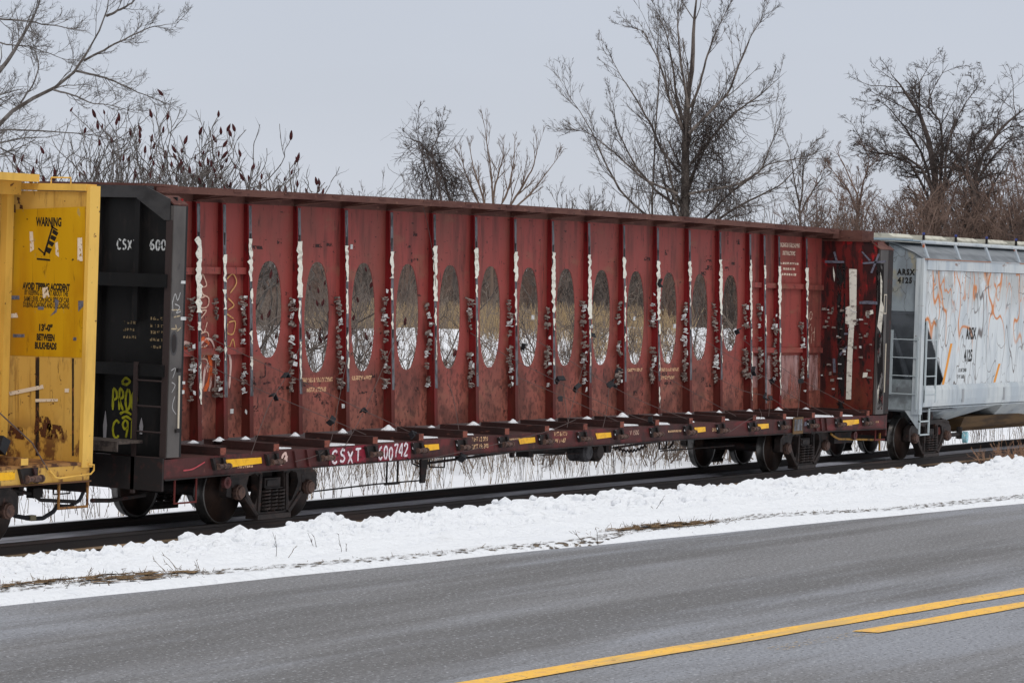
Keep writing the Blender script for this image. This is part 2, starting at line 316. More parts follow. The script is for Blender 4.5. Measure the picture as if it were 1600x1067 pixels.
hop_side = mat('cracked_grey_side_paint', rgb(206,210,211), .5, layers=[(rgb(182,188,192), dict(scale=(3,3,.7), lo=.45, hi=.68)),
    (rgb(186,186,182), dict(scale=(1.3,1.3,1.1), lo=.5, hi=.56, z=(3.1,3.8), seed=7, amt=.9)),
    (rgb(170,172,172), dict(scale=(1.1,1.1,.5), lo=.5, hi=.54, z=(2.9,3.6), seed=17, amt=.7)),
    (rgb(206,146,92), dict(scale=(1.25,1.25,.62), kind='contour', lo=.022, hi=.010, z=(2.1,3.0), seed=2, amt=.6)),
    (rgb(198,116,52), dict(scale=(1.25,1.25,.62), kind='contour', lo=.012, hi=.005, z=(2.1,3.0), seed=2, amt=.95)),
    (rgb(198,120,58), dict(scale=(2.3,2.3,.9), kind='contour', lo=.018, hi=.006, z=(2.9,3.7), seed=5, amt=.9, level=.56)),
    (rgb(110,104,100), dict(scale=(1.7,1.7,.8), kind='contour', lo=.007, hi=.002, seed=9, amt=.85, level=.46)),
    (rgb(110,104,100), dict(scale=(2.6,2.6,1.2), kind='contour', lo=.009, hi=.002, seed=12, amt=.7, level=.53)),
    (rgb(90,80,76), dict(scale=(1.1,1.1,.18), kind='contour', lo=.004, hi=.001, seed=25, amt=.9, level=.5)),
    (rgb(204,124,58), dict(scale=(9,9,1.1), lo=.60, hi=.65, z=(3.45,3.95), seed=4))])
hop_dk = mat('grey_hopper_roof', rgb(124,128,132), .6, layers=[(rgb(104,108,112), dict(scale=(2,2,2), lo=.4, hi=.65)), (rgb(84,80,78), dict(scale=(8,8,3), lo=.62, hi=.74, seed=2, amt=.6))])
hop_end_m = mat('stained_grey_end_paint', rgb(150,158,162), .5, layers=[(rgb(128,134,138), dict(scale=(1.5,1.5,.8), lo=.42, hi=.6)), (rgb(178,158,104), dict(scale=(1.6,1.6,1.3), lo=.48, hi=.64, z=(3.2,3.9), seed=4, amt=.7)), (rgb(80,76,72), dict(scale=(3,3,2), kind='crack', lo=.03, hi=0, seed=5, amt=.6))])
tan_belly = mat('dirty_tan_belly', rgb(104,80,52), .8, layers=[(rgb(66,50,36), dict(scale=(.6,.6,5), lo=.4, hi=.65))])
hatch_m = mat('cream_hatch_cover', rgb(196,192,176), .6, layers=[(rgb(150,144,130), dict(scale=5, lo=.45, hi=.7))])
rust_pipe = mat('grey_pipe_with_rust', rgb(164,172,178), .5, layers=[(rgb(170,92,52), dict(scale=(2.5,2.5,4), lo=.58, hi=.63))])
blue_m = mat('blue_latch', rgb(60,70,130), .5); lightblue = mat('pale_blue_cap', rgb(150,210,220), .5, layers=[(rgb(230,235,235), dict(scale=30, lo=.55, hi=.6))])
orange_m = mat('orange_stripe_paint', rgb(224,146,40), .5)
rail_m = mat('dark_rail_steel', rgb(44,38,36), .6, layers=[(rgb(66,50,44), dict(scale=(.4,6,9), lo=.45, hi=.7))])
railtop_m = mat('worn_rail_head', rgb(70,68,68), .4, metal=.5)
railfoot_m = mat('tan_rusty_rail_base', rgb(172,146,116), .8, layers=[(rgb(120,96,78), dict(scale=(.7,9,9), lo=.4, hi=.65))])
ballast_m = mat('dark_wet_ballast', rgb(96,88,84), .8, layers=[(rgb(62,57,55), dict(scale=12, kind='cell', lo=.3, hi=.7)), (rgb(96,86,80), dict(scale=21, lo=.58, hi=.7, seed=3))], bump=(25,.8,.05))
trackbed_m = mat('streaky_grey_track_snow', rgb(206,206,214), .8, layers=[(rgb(158,156,162), dict(scale=(.5,4,4), lo=.4, hi=.65)), (rgb(190,192,198), dict(scale=(.6,2,2), lo=.55, hi=.75, seed=3, amt=.6))], bump=(6,.4,.03))  # pale snow, streaked grey along the rails
snow_m = mat('snow', (.815,.825,.845,1), .6, spec=.2, layers=[((.60,.59,.57,1), dict(scale=(1.2,2.5,2), lo=.60, hi=.78, seed=61, amt=.35)), ((.74,.755,.79,1), dict(scale=(3,3,3), lo=.5, hi=.75, amt=.7)), ((.62,.61,.60,1), dict(scale=(22,22,22), lo=.68, hi=.78, seed=3, amt=.35))], bump=(17,.9,.05))
snow_far = mat('field_snow', (.82,.83,.86,1), .7, spec=.1, layers=[((.74,.76,.80,1), dict(scale=(.5,.5,.5), lo=.45, hi=.7, amt=.6))])
asph_m = mat('damp_asphalt', rgb(120,119,120), .78, spec=.3, layers=[(rgb(140,142,148), dict(scale=(.14,.8,1), lo=.42, hi=.60)), (rgb(96,94,93), dict(scale=(.09,1.2,1), lo=.48, hi=.62, seed=6, amt=.85)), (rgb(150,152,158), dict(scale=(.3,2.2,1), lo=.5, hi=.75, seed=9, amt=.35)), (rgb(88,86,86), dict(scale=(.5,2.2,1), lo=.5, hi=.75, seed=19, amt=.4)),
    (rgb(64,62,64), dict(scale=55, lo=.54, hi=.62, seed=3, amt=.7)), (rgb(184,184,188), dict(scale=48, lo=.585, hi=.65, seed=4, amt=.75)), (rgb(150,136,118), dict(scale=70, lo=.66, hi=.7, seed=24, amt=.8))], bump=(70,.7,.012))
line_m = mat('yellow_road_paint', rgb(240,184,62), .6, layers=[(rgb(222,168,84), dict(scale=18, lo=.5, hi=.65)), (rgb(132,122,100), dict(scale=40, lo=.60, hi=.66, seed=4, amt=.8)), (rgb(190,160,100), dict(scale=(1.3,9,1), lo=.5, hi=.62, seed=6, amt=.6))], alpha=dict(scale=30, lo=.30, hi=.36, seed=8))
line_worn = mat('worn_yellow_road_paint', rgb(186,156,104), .6, layers=[(rgb(150,132,100), dict(scale=50, lo=.5, hi=.6, seed=4, amt=.8))], alpha=dict(scale=(26,60,26), lo=.54, hi=.68, seed=8))
bark = mat('grey_brown_bark', rgb(112,102,95), .9, layers=[(rgb(66,58,54), dict(scale=(4,4,1.2), lo=.42, hi=.62))])
bark_dk = mat('dark_bark', rgb(88,78,73), .9, layers=[(rgb(64,56,53), dict(scale=3, lo=.42, hi=.62))])
bark_lt = mat('pale_grey_bark', rgb(112,106,102), .9, layers=[(rgb(74,66,60), dict(scale=3, lo=.42, hi=.62))])
bark_red = mat('reddish_brush', rgb(126,104,92), .9, layers=[(rgb(96,78,70), dict(scale=.6, lo=.42, hi=.62))])
sumac_m = mat('dark_red_sumac_cone', rgb(72,26,26), .9, layers=[(rgb(48,20,22), dict(scale=30, lo=.45, hi=.6))])
twig_grey = mat('grey_brush', rgb(134,120,108), .9, layers=[(rgb(98,86,78), dict(scale=.8, lo=.4, hi=.6))])
weed_m = mat('dry_weed', rgb(110,92,74), .9, layers=[(rgb(70,56,48), dict(scale=1.2, lo=.42, hi=.58)), (rgb(166,142,104), dict(scale=.7, lo=.55, hi=.65, seed=4))])
reed_m = mat('tan_reed', rgb(192,166,126), .9, layers=[(rgb(156,132,100), dict(scale=.6, lo=.4, hi=.65))])
grass_m = mat('dead_verge_grass', rgb(122,96,62), .9, layers=[(rgb(78,60,44), dict(scale=5, lo=.42, hi=.6))])
leaf_m = mat('tan_dead_leaf', rgb(168,136,92), .9)
dirt_m = mat('dark_verge_dirt', rgb(84,75,66), .9, layers=[(rgb(122,106,86), dict(scale=26, lo=.5, hi=.6))], alpha=dict(scale=(14,30,30), lo=.54, hi=.57), bump=(40,.6,.02))
D={'bb': {'graf': [(-0.392, 1.663), (-0.724, 1.68), (-0.428, 1.31), (-0.737, 1.327), (-0.383, 1.911)],
        'slots': [(-0.27, 1.657), (-0.257, 2.012), (-0.892, 1.6)],
        'stiff': [(-0.035, 2.891), (-0.28, 2.9), (-0.777, 2.918), (-0.854, 2.921)],
        'txt1': [(-0.385, 3.949), (-0.771, 3.959)],
        'txt2': [(-0.935, 3.971), (-1.197, 3.978)],
        'txt3': [(-0.536, 2.865), (-0.71, 2.651), (-0.974, 2.943), (-1.194, 2.609)]},
 'bearing_misc': [(10.473, -0.9, 0.621), (11.072, -0.9, 0.577), (4.167, -0.9, 0.599), (5.283, -0.9, 0.706), (4.18, -0.9, 0.38), (5.34, -0.9, 0.4), (2.579, -0.9, 0.345), (8.079, -0.9, 0.813),
                  (13.34, -0.9, 0.749)],
 'cables': [[(0.121, -0.3, 2.7), (0.761, -0.5, 2.445), (1.666, -0.75, 2.116), (2.724, -1.1, 1.703), (4.138, -1.4, 1.214)],
            [(-0.708, -0.6, 2.46), (0.13, -0.7, 2.153), (1.046, -0.8, 1.864), (1.267, -0.9, 1.78), (2.13, -1.1, 1.505), (2.932, -1.35, 1.218)],
            [(2.637, -0.4, 2.717), (2.21, -0.55, 2.436), (1.666, -0.75, 2.116), (0.706, -1.1, 1.69), (-0.163, -1.42, 1.034)],
            [(4.156, -0.3, 2.91), (3.663, -0.5, 2.423), (2.624, -1.0, 1.507), (1.793, -1.4, 1.038), (0.91, -1.45, 0.895)],
            [(5.324, -0.3, 2.606), (5.009, -0.4, 2.409), (3.491, -0.95, 1.561), (2.208, -1.42, 1.025)], [(5.699, -0.45, 4.861), (6.096, -0.35, 4.461), (6.376, -0.32, 3.847), (6.525, -0.28, 3.432)],
            [(6.311, -0.7, 1.895), (6.154, -0.9, 1.702), (5.846, -1.2, 1.264), (5.553, -1.45, 0.931)],
            [(7.539, -0.35, 2.705), (8.283, -0.6, 2.339), (9.535, -0.8, 1.934), (10.476, -1.0, 1.62), (11.576, -1.3, 1.277), (12.163, -1.4, 1.154)],
            [(8.56, -0.7, 1.966), (9.439, -0.85, 1.721), (10.332, -1.15, 1.41), (10.807, -1.4, 1.213)],
            [(9.329, -0.3, 2.699), (9.964, -0.5, 2.431), (11.337, -0.9, 1.822), (12.418, -1.1, 1.473), (13.472, -1.4, 1.176)],
            [(11.904, -0.3, 2.694), (10.979, -0.6, 2.149), (10.327, -0.85, 1.781), (9.463, -1.2, 1.325), (8.995, -1.42, 1.155)], [(10.211, -0.6, 2.102), (9.799, -0.9, 1.629), (9.069, -1.4, 1.238)],
            [(11.384, -0.9, 1.821), (10.769, -1.2, 1.403), (10.248, -1.42, 1.119)], [(13.635, -0.5, 2.057), (14.216, -0.8, 1.77), (14.944, -1.1, 1.441), (15.422, -1.4, 1.185)],
            [(15.721, -0.3, 2.686), (16.612, -0.5, 2.326), (17.56, -0.7, 1.982), (18.538, -1.1, 1.464), (19.706, -1.4, 1.076)],
            [(17.83, -0.3, 2.557), (18.585, -0.5, 2.186), (19.478, -0.8, 1.773), (20.65, -1.1, 1.358), (21.095, -1.4, 1.106)],
            [(16.176, -0.6, 1.85), (16.882, -0.8, 1.605), (17.807, -0.9, 1.469), (17.9, -1.3, 1.24)], [(19.899, -0.7, 2.182), (19.402, -0.85, 1.751), (18.058, -1.42, 1.119)],
            [(17.921, -0.9, 1.467), (16.819, -1.4, 1.149)], [(4.399, -1.45, 0.792), (5.504, -1.47, 0.873), (7.094, -1.47, 1.004), (8.398, -1.44, 1.131), (9.294, -1.42, 1.287)],
            [(15.055, -1.46, 0.902), (15.885, -1.44, 1.115), (16.374, -1.4, 1.161)], [(16.806, -1.2, 1.285), (16.513, -1.4, 1.157), (16.163, -1.44, 1.048)]],
 'central': [[(75.0, 30.3, 2.89), (75.01, 30.27, 7.2), (75.03, 30.24, 8.98), (75.03, 30.24, 10.72), (75.08, 30.16, 12.02), (75.19, 29.97, 13.16), (75.21, 29.94, 14.37), (75.25, 29.86, 15.42),
              (75.34, 29.71, 16.72)],
             [(73.21, 29.4, 5.89), (72.47, 30.65, 7.26), (72.0, 31.46, 8.11), (71.69, 31.98, 9.14), (71.44, 32.42, 10.42), (71.13, 32.94, 11.45), (70.79, 33.53, 12.39)],
             [(76.55, 31.61, 5.1), (76.12, 32.33, 7.4), (76.17, 32.26, 9.43), (76.23, 32.14, 11.73), (76.28, 32.07, 13.5), (76.15, 32.3, 14.56), (75.77, 32.94, 16.15)],
             [(75.84, 30.85, 9.03), (75.48, 31.45, 9.91), (75.26, 31.83, 10.96), (74.95, 32.36, 12.01), (74.64, 32.89, 12.89), (74.37, 33.34, 13.85)],
             [(74.1, 29.85, 10.66), (73.88, 30.23, 11.69), (73.62, 30.67, 13.42), (73.31, 31.19, 14.54), (72.92, 31.86, 14.8)],
             [(76.77, 31.23, 11.2), (76.64, 31.46, 12.44), (76.55, 31.61, 13.67), (76.41, 31.84, 14.82), (76.1, 32.37, 16.24)],
             [(74.23, 29.63, 11.52), (74.05, 29.93, 13.25), (74.01, 30.0, 14.54), (74.01, 30.0, 16.35)],
             [(76.5, 30.7, 11.7), (76.68, 30.39, 12.57), (76.81, 30.16, 13.63), (76.99, 29.86, 14.6), (77.39, 29.18, 16.18)],
             [(73.34, 29.17, 10.42), (73.77, 28.44, 11.28), (74.16, 27.77, 12.05), (74.38, 27.4, 13.16), (74.59, 27.03, 14.19), (74.96, 26.41, 15.3)],
             [(76.95, 30.92, 9.43), (77.4, 30.16, 10.49), (77.89, 29.32, 11.55), (78.42, 28.41, 12.26), (78.94, 27.53, 13.23)],
             [(74.23, 29.63, 8.07), (75.19, 27.99, 8.41), (75.71, 27.1, 9.02), (75.97, 26.65, 10.31), (76.08, 26.47, 11.52)],
             [(76.01, 30.54, 6.58), (77.08, 28.73, 8.5), (77.7, 27.67, 9.38), (78.27, 26.69, 9.56), (78.89, 25.63, 9.6)],
             [(77.8, 31.46, 6.01), (78.52, 30.23, 7.35), (78.97, 29.46, 7.79), (79.78, 28.07, 8.59), (80.41, 27.0, 10.02)],
             [(76.73, 31.3, 7.67), (76.28, 32.07, 8.2), (75.83, 32.83, 9.17), (75.39, 33.59, 10.85), (75.3, 33.74, 12.17)],
             [(72.23, 29.08, 7.99), (71.59, 30.18, 8.58), (70.99, 31.21, 9.68), (70.52, 32.01, 10.36), (70.07, 32.78, 10.62)]],
 'debris': [(-24.724, -17.29), (-23.872, -17.406), (-22.784, -17.63), (-21.959, -17.786), (-20.873, -17.883), (-20.362, -18.021), (-19.315, -17.891), (-18.503, -17.925), (-17.569, -17.931),
            (-16.4, -18.353), (-14.424, -18.534)],
 'edge_tree': [[(68.73, 15.27, 2.99), (68.77, 15.21, 6.88), (68.77, 15.21, 8.31), (68.93, 14.93, 9.09), (69.19, 14.49, 9.81), (69.45, 14.04, 10.33), (69.72, 13.59, 10.72)],
               [(69.72, 15.56, 7.9), (69.8, 15.42, 8.36), (70.0, 15.08, 8.95), (70.33, 14.52, 9.54), (70.63, 14.01, 9.87)],
               [(67.83, 14.84, 7.17), (67.7, 15.06, 8.52), (67.76, 14.95, 9.42), (68.02, 14.5, 10.07), (68.05, 14.45, 10.52)]],
 'fan_tree': [[(58.21, 29.28, 3.59), (58.21, 29.28, 7.05), (58.18, 29.33, 7.79), (58.12, 29.43, 8.7), (58.07, 29.52, 9.55), (58.07, 29.52, 10.11)],
              [(59.07, 29.79, 6.75), (59.16, 29.64, 7.83), (59.3, 29.4, 8.75), (59.32, 29.37, 9.61)], [(57.38, 28.72, 6.4), (57.66, 28.24, 7.74), (57.75, 28.09, 8.64), (57.78, 28.04, 9.54)],
              [(59.11, 29.72, 6.18), (59.59, 28.9, 7.61), (59.85, 28.46, 8.46), (59.95, 28.29, 9.04), (59.94, 28.31, 9.84)],
              [(57.41, 28.67, 6.4), (58.0, 27.65, 7.41), (58.29, 27.17, 8.19), (58.52, 26.78, 8.87)],
              [(59.04, 29.84, 6.46), (58.81, 30.24, 7.26), (58.58, 30.63, 8.18), (58.49, 30.78, 8.75), (58.46, 30.83, 9.38)],
              [(57.34, 28.79, 6.4), (57.18, 29.06, 7.52), (57.04, 29.3, 8.47), (57.0, 29.37, 9.32)]],
 'hop_end': [(-0.822, 3.966), (-1.227, 3.977), (-0.829, 3.791), (-1.191, 3.802), (-0.816, 2.553), (-1.438, 2.578), (-1.493, 1.106), (-0.796, 3.091), (-1.418, 3.113), (-0.677, 4.756), (-1.374, 4.316),
             (-0.924, 4.734), (-1.146, 4.605), (-0.844, 1.814)],
 'hop_hatch': [(25.801, 4.814), (26.436, 4.76), (26.786, 4.811), (28.063, 4.701), (28.314, 4.778), (29.827, 4.728), (30.599, 4.775), (31.918, 4.702), (33.439, 4.721)],
 'hop_pipe': [(24.503, 4.631), (30.455, 4.595), (24.062, 4.266), (26.272, 4.575), (25.601, 4.281), (27.929, 4.598), (29.661, 4.592)],
 'hop_side': {'chute': [(25.916, 1.048), (28.832, 0.993), (26.606, 0.644), (25.881, 0.637)],
              'lad': [(24.166, 2.915), (24.72, 2.915), (24.874, 1.195), (23.982, 1.107), (24.5, 1.095), (24.548, 0.554), (24.03, 0.57)],
              'pipe': [(23.672, 4.633), (29.543, 4.598)],
              'rail': [(24.049, 4.227), (29.584, 4.168), (29.615, 3.852), (24.066, 4.04)],
              'sill': [(24.282, 1.598), (29.833, 1.59), (29.875, 1.157), (24.326, 1.099)],
              'stripe': [(25.571, 2.478), (25.678, 2.478), (25.294, 1.608), (25.188, 1.61), (28.387, 2.024), (28.502, 2.023), (28.237, 1.587), (28.122, 1.589)],
              'tri': [(24.234, 2.915), (25.21, 1.759), (24.839, 1.588), (24.351, 1.597)],
              'txt': [(26.381, 2.695), (27.04, 2.721), (26.279, 2.212), (26.864, 2.221), (25.95, 1.858), (26.603, 1.863), (25.89, 1.722), (26.47, 1.727)]},
 'left_tree': [[(29.08, 29.56, 1.14), (29.19, 29.36, 4.49), (29.5, 28.83, 7.28), (29.93, 28.11, 8.4), (30.21, 27.63, 8.9), (30.66, 26.86, 9.29), (30.97, 26.33, 9.79), (31.22, 25.89, 10.63),
                (31.39, 25.6, 11.3), (31.45, 25.51, 12.19)],
               [(30.85, 30.49, 6.24), (31.11, 30.05, 8.53), (31.48, 29.41, 9.96), (31.66, 29.11, 10.41), (31.86, 28.76, 11.04), (32.03, 28.47, 11.73), (32.15, 28.27, 12.47)],
               [(29.87, 26.22, 9.21), (30.15, 25.75, 9.05), (30.43, 25.27, 8.88), (30.71, 24.8, 8.83), (30.96, 24.37, 8.69)],
               [(31.76, 26.95, 9.88), (32.19, 26.22, 9.71), (32.53, 25.64, 9.42), (32.87, 25.05, 9.14), (33.05, 24.76, 9.08)],
               [(30.29, 25.51, 9.99), (30.54, 25.08, 10.26), (30.87, 24.51, 10.65), (31.15, 24.03, 10.93), (31.57, 23.32, 11.04)],
               [(27.81, 27.76, 7.72), (28.37, 26.81, 8.05), (28.92, 25.87, 8.02), (29.47, 24.93, 7.94), (29.8, 24.37, 7.83), (30.07, 23.9, 7.56)],
               [(30.28, 29.49, 8.18), (30.7, 28.76, 7.73), (30.99, 28.27, 7.39), (31.28, 27.78, 7.05), (31.39, 27.59, 6.94)],
               [(31.2, 29.9, 10.93), (31.43, 29.5, 10.81), (31.92, 28.67, 10.64), (32.35, 27.93, 10.24), (32.64, 27.43, 10.24)],
               [(28.09, 27.29, 11.1), (28.37, 26.81, 11.05), (28.78, 26.11, 10.94), (29.19, 25.4, 10.78), (29.52, 24.84, 10.67), (29.69, 24.56, 10.5)],
               [(32.19, 26.22, 11.4), (32.42, 25.83, 11.63), (32.7, 25.34, 11.97), (32.87, 25.05, 12.14)],
               [(30.99, 28.27, 8.97), (31.16, 27.98, 9.48), (31.25, 27.83, 9.99), (31.16, 27.98, 10.5), (31.08, 28.12, 10.84)],
               [(30.7, 28.76, 8.46), (30.65, 28.86, 9.03), (30.88, 28.47, 9.14), (30.99, 28.27, 9.03)]],
 'protectors': [(1.151, -0.9, 1.801), (2.39, -1.1, 1.451), (3.415, -1.0, 1.556), (1.623, -0.78, 2.109), (4.143, -1.42, 1.205), (9.467, -1.0, 1.63), (9.845, -0.8, 1.941), (10.348, -0.85, 1.803),
                (11.384, -0.9, 1.821), (11.498, -0.9, 1.864), (12.114, -0.7, 2.061), (17.416, -0.4, 2.747), (17.531, -0.7, 1.995), (12.014, -1.4, 1.215), (18.161, -0.8, 1.805), (17.663, -0.9, 1.497),
                (17.893, -0.9, 1.467), (19.371, -0.85, 1.777), (5.586, -1.47, 0.81), (11.789, -0.3, 2.66), (9.256, -0.4, 2.508), (14.282, -0.3, 3.631)],
 'rb_black': [[(-0.466, 4.092), (-0.665, 4.097), (-0.747, 1.123), (-0.619, 1.116)], [(-1.344, 4.116), (-1.513, 4.12), (-1.594, 1.166), (-1.482, 1.16)]],
 'rb_tape': [[(-0.206, 4.15), (-0.635, 4.149), (-0.636, 4.109), (-0.208, 4.098)], [(-0.386, 4.325), (-0.428, 4.339), (-0.492, 4.145), (-0.45, 4.131)],
             [(-1.011, 4.341), (-1.039, 4.354), (-1.229, 4.177), (-1.187, 4.163)], [(-1.047, 4.133), (-1.553, 4.186), (-1.554, 4.147), (-1.049, 4.094)],
             [(-1.379, 4.324), (-1.421, 4.312), (-1.267, 3.919), (-1.224, 3.93)], [(-0.591, 2.253), (-0.756, 2.429), (-0.771, 2.391), (-0.621, 2.215)],
             [(-0.452, 2.155), (-0.509, 2.158), (-0.534, 1.871), (-0.477, 1.868)], [(-1.006, 3.338), (-1.147, 3.356), (-1.149, 3.291), (-1.008, 3.286)],
             [(-1.147, 3.356), (-1.401, 3.351), (-1.403, 3.286), (-1.149, 3.291)], [(-0.689, 2.688), (-0.774, 2.691), (-0.776, 2.652), (-0.69, 2.649)]],
 'rb_white': [[(-0.754, 3.995), (-0.925, 3.987), (-0.953, 2.854), (-0.91, 2.853), (-0.904, 2.631), (-0.893, 2.174), (-0.896, 1.339), (-0.782, 1.333), (-0.779, 2.169), (-0.789, 2.692), (-0.797, 2.848),
               (-0.71, 2.884), (-0.712, 3.211), (-0.797, 3.24)],
              [(-1.449, 3.95), (-1.498, 3.757), (-1.499, 3.368), (-1.546, 3.239), (-1.509, 2.719), (-1.42, 2.846), (-1.471, 3.367)],
              [(-0.396, 4.038), (-0.446, 3.856), (-0.437, 3.725), (-0.403, 3.855)], [(-1.468, 1.549), (-1.505, 1.681), (-1.491, 1.29)],
              [(-1.144, 1.898), (-1.243, 1.903), (-1.232, 1.811), (-1.134, 1.794)], [(-1.155, 3.135), (-1.309, 3.179), (-1.325, 3.102), (-1.158, 3.044)]],
 'right_tree': [[(75.46, 19.61, 3.69), (75.46, 19.61, 7.17), (75.46, 19.61, 8.43), (75.32, 19.85, 9.82), (75.18, 20.09, 10.79), (74.97, 20.45, 11.49), (74.62, 21.05, 12.53)],
                [(76.47, 19.87, 7.21), (76.5, 19.81, 8.33), (76.57, 19.69, 9.59), (76.54, 19.75, 10.72), (76.25, 20.24, 11.42), (76.4, 19.99, 12.12), (76.68, 19.51, 13.03)],
                [(74.57, 19.16, 7.14), (74.71, 18.92, 8.1), (74.74, 18.86, 9.48), (74.92, 18.56, 10.72), (75.16, 18.15, 11.48), (75.4, 17.73, 12.1)],
                [(77.33, 20.38, 7.6), (77.26, 20.5, 8.38), (77.04, 20.87, 9.65), (76.76, 21.36, 10.5), (76.4, 21.97, 11.28), (76.09, 22.49, 11.74)],
                [(74.5, 19.28, 7.14), (74.39, 19.46, 7.83), (74.04, 20.05, 9.07), (73.63, 20.77, 9.34), (73.21, 21.48, 9.48), (73.03, 21.78, 10.38)],
                [(76.47, 19.87, 7.21), (76.61, 19.63, 8.19), (76.82, 19.27, 9.31), (77.07, 18.84, 9.8), (77.14, 18.72, 10.58), (77.49, 18.12, 11.0)],
                [(73.6, 18.83, 7.78), (73.32, 19.3, 8.88), (72.91, 20.01, 9.43), (72.53, 20.66, 9.43), (72.22, 21.19, 9.97)]],
 'right_weeds': [(-7.123, -15.361), (-6.81, -15.306), (-6.164, -15.191), (-5.832, -15.132), (-5.656, -15.114), (-5.164, -14.982), (-4.811, -14.919), (-6.48, -15.266)],
 'slim_tree': [[(71.02, 23.25, 3.3), (71.02, 23.25, 6.67), (70.99, 23.28, 7.41), (70.89, 23.46, 8.23), (70.83, 23.56, 9.13), (70.75, 23.71, 9.95)],
               [(71.92, 23.67, 7.03), (72.11, 23.35, 7.86), (72.32, 22.99, 8.52), (72.43, 22.81, 9.18)], [(70.09, 22.84, 7.12), (70.17, 22.71, 7.94), (70.21, 22.64, 8.75), (70.41, 22.29, 9.73)]],
 'small_tree': [[(66.62, 18.88, 3.64), (66.62, 18.88, 6.3), (66.63, 18.86, 7.53), (66.47, 19.14, 8.18), (66.34, 19.36, 8.83), (66.19, 19.61, 9.22)],
                [(67.54, 19.28, 6.59), (67.58, 19.21, 7.44), (67.68, 19.04, 8.23), (67.75, 18.93, 8.89), (67.65, 19.1, 9.41)],
                [(65.7, 18.47, 6.85), (65.52, 18.78, 7.62), (65.29, 19.17, 8.2), (65.13, 19.45, 8.52)]],
 'snowtips': None,
 'strips': [(4.06, 3.014), (3.813, 3.466), (4.081, 3.474), (4.072, 3.247), (4.082, 3.505), (3.979, 3.572), (4.078, 3.224), (4.085, 3.606), (4.079, 3.568), (4.106, 3.051), (4.098, 2.942),
            (4.02, 3.673), (4.044, 2.923), (4.068, 3.647), (4.03, 3.025), (4.053, 2.866), (4.001, 3.749), (4.038, 2.956), (3.956, 3.321)],
 'tufts': [(-24.566, -17.199), (-24.344, -17.136), (-24.159, -17.148), (-24.064, -17.234), (-23.906, -17.271), (-23.826, -17.33), (-23.76, -17.442), (-19.175, -17.771), (-19.08, -17.812),
           (-18.929, -17.824), (-18.833, -17.865), (-18.679, -17.877), (-18.524, -17.89), (-17.623, -17.839), (-17.516, -17.882), (-17.409, -17.926), (-17.236, -17.94), (-17.05, -17.972),
           (-16.94, -18.017), (-16.94, -18.161), (-16.672, -18.184), (-16.49, -18.199), (-22.515, -17.653), (-22.26, -17.731), (-21.919, -17.761), (-21.686, -17.782), (-21.204, -17.824),
           (-20.438, -17.891), (-23.316, -17.395), (-22.976, -17.559)],
 'twigs': [(-23.333, -17.366), (-23.265, -17.234), (-23.261, -17.407), (-21.757, -17.078), (-21.662, -17.241), (-22.201, -17.187), (-23.82, -17.102), (-15.026, -16.63), (-16.915, -16.718),
           (-20.257, -18.092)],
 'vine_tree': [[(57.58, 30.36, 3.59), (57.58, 30.36, 6.43), (57.49, 30.5, 7.34), (57.38, 30.7, 8.13), (57.15, 31.09, 8.87), (56.98, 31.38, 9.32), (56.78, 31.73, 9.43)],
               [(58.0, 31.62, 5.32), (57.97, 31.67, 7.03), (58.0, 31.62, 7.61), (57.86, 31.86, 8.75), (57.77, 32.01, 9.32), (57.77, 32.01, 10.12)],
               [(56.3, 30.56, 5.83), (56.47, 30.27, 7.29), (56.36, 30.47, 8.36), (56.27, 30.61, 9.04), (56.41, 30.37, 9.6), (56.47, 30.27, 9.94)]],
 'yb_black': [[(-0.583, 2.416), (-0.648, 2.418), (-0.686, 1.112), (-0.632, 1.109)], [(-1.195, 2.425), (-1.227, 2.426), (-1.274, 1.147), (-1.242, 1.145)]],
 'yb_gold': [(-0.087, 4.36), (-1.344, 4.425), (-1.407, 2.442), (-0.137, 2.422)],
 'yb_grey': [[(-0.129, 3.217), (-0.282, 3.222), (-0.284, 3.17), (-0.131, 3.165)], [(-0.192, 2.707), (-0.388, 2.714), (-0.389, 2.672), (-0.194, 2.664)],
             [(-1.273, 3.186), (-1.39, 3.19), (-1.391, 3.148), (-1.278, 3.043)], [(-1.206, 2.703), (-1.259, 2.706), (-1.261, 2.663), (-1.208, 2.661)],
             [(-0.602, 3.088), (-0.699, 3.091), (-0.7, 3.048), (-0.603, 3.045)], [(-0.877, 3.207), (-0.953, 3.176), (-0.916, 3.022), (-0.811, 2.968), (-0.894, 3.055)]],
 'yb_icon': [[(-0.799, 4.169), (-0.821, 4.153), (-0.695, 3.761), (-0.663, 3.768)], [(-0.822, 4.119), (-0.91, 4.07), (-0.879, 4.027), (-0.802, 4.068)],
             [(-0.792, 4.042), (-0.88, 4.011), (-0.849, 3.959), (-0.773, 3.991)], [(-0.763, 3.966), (-0.85, 3.934), (-0.809, 3.882), (-0.743, 3.923)],
             [(-0.723, 3.88), (-0.81, 3.857), (-0.77, 3.788), (-0.704, 3.82)], [(-0.556, 3.731), (-0.783, 3.72), (-0.784, 3.695), (-0.557, 3.706)],
             [(-0.777, 4.169), (-0.897, 4.112), (-0.887, 4.095), (-0.778, 4.144)], [(-0.583, 3.868), (-0.694, 3.794), (-0.684, 3.777), (-0.573, 3.851)]],
 'yb_text': [('WARNING', -0.528, 4.206, -0.958, 4.215), ('AVOID TIPPING ACCIDENT', -0.332, 3.351, -1.128, 3.375), ('BY KEEPING LOAD AT ABOUT THE', -0.367, 3.267, -1.099, 3.29),
             ('SAME LEVEL ON EACH SIDE OF CAR', -0.36, 3.181, -1.123, 3.207), ('DURING LOADING AND UNLOADING', -0.352, 3.105, -1.126, 3.131), ('13\'-0"', -0.623, 2.808, -0.849, 2.817),
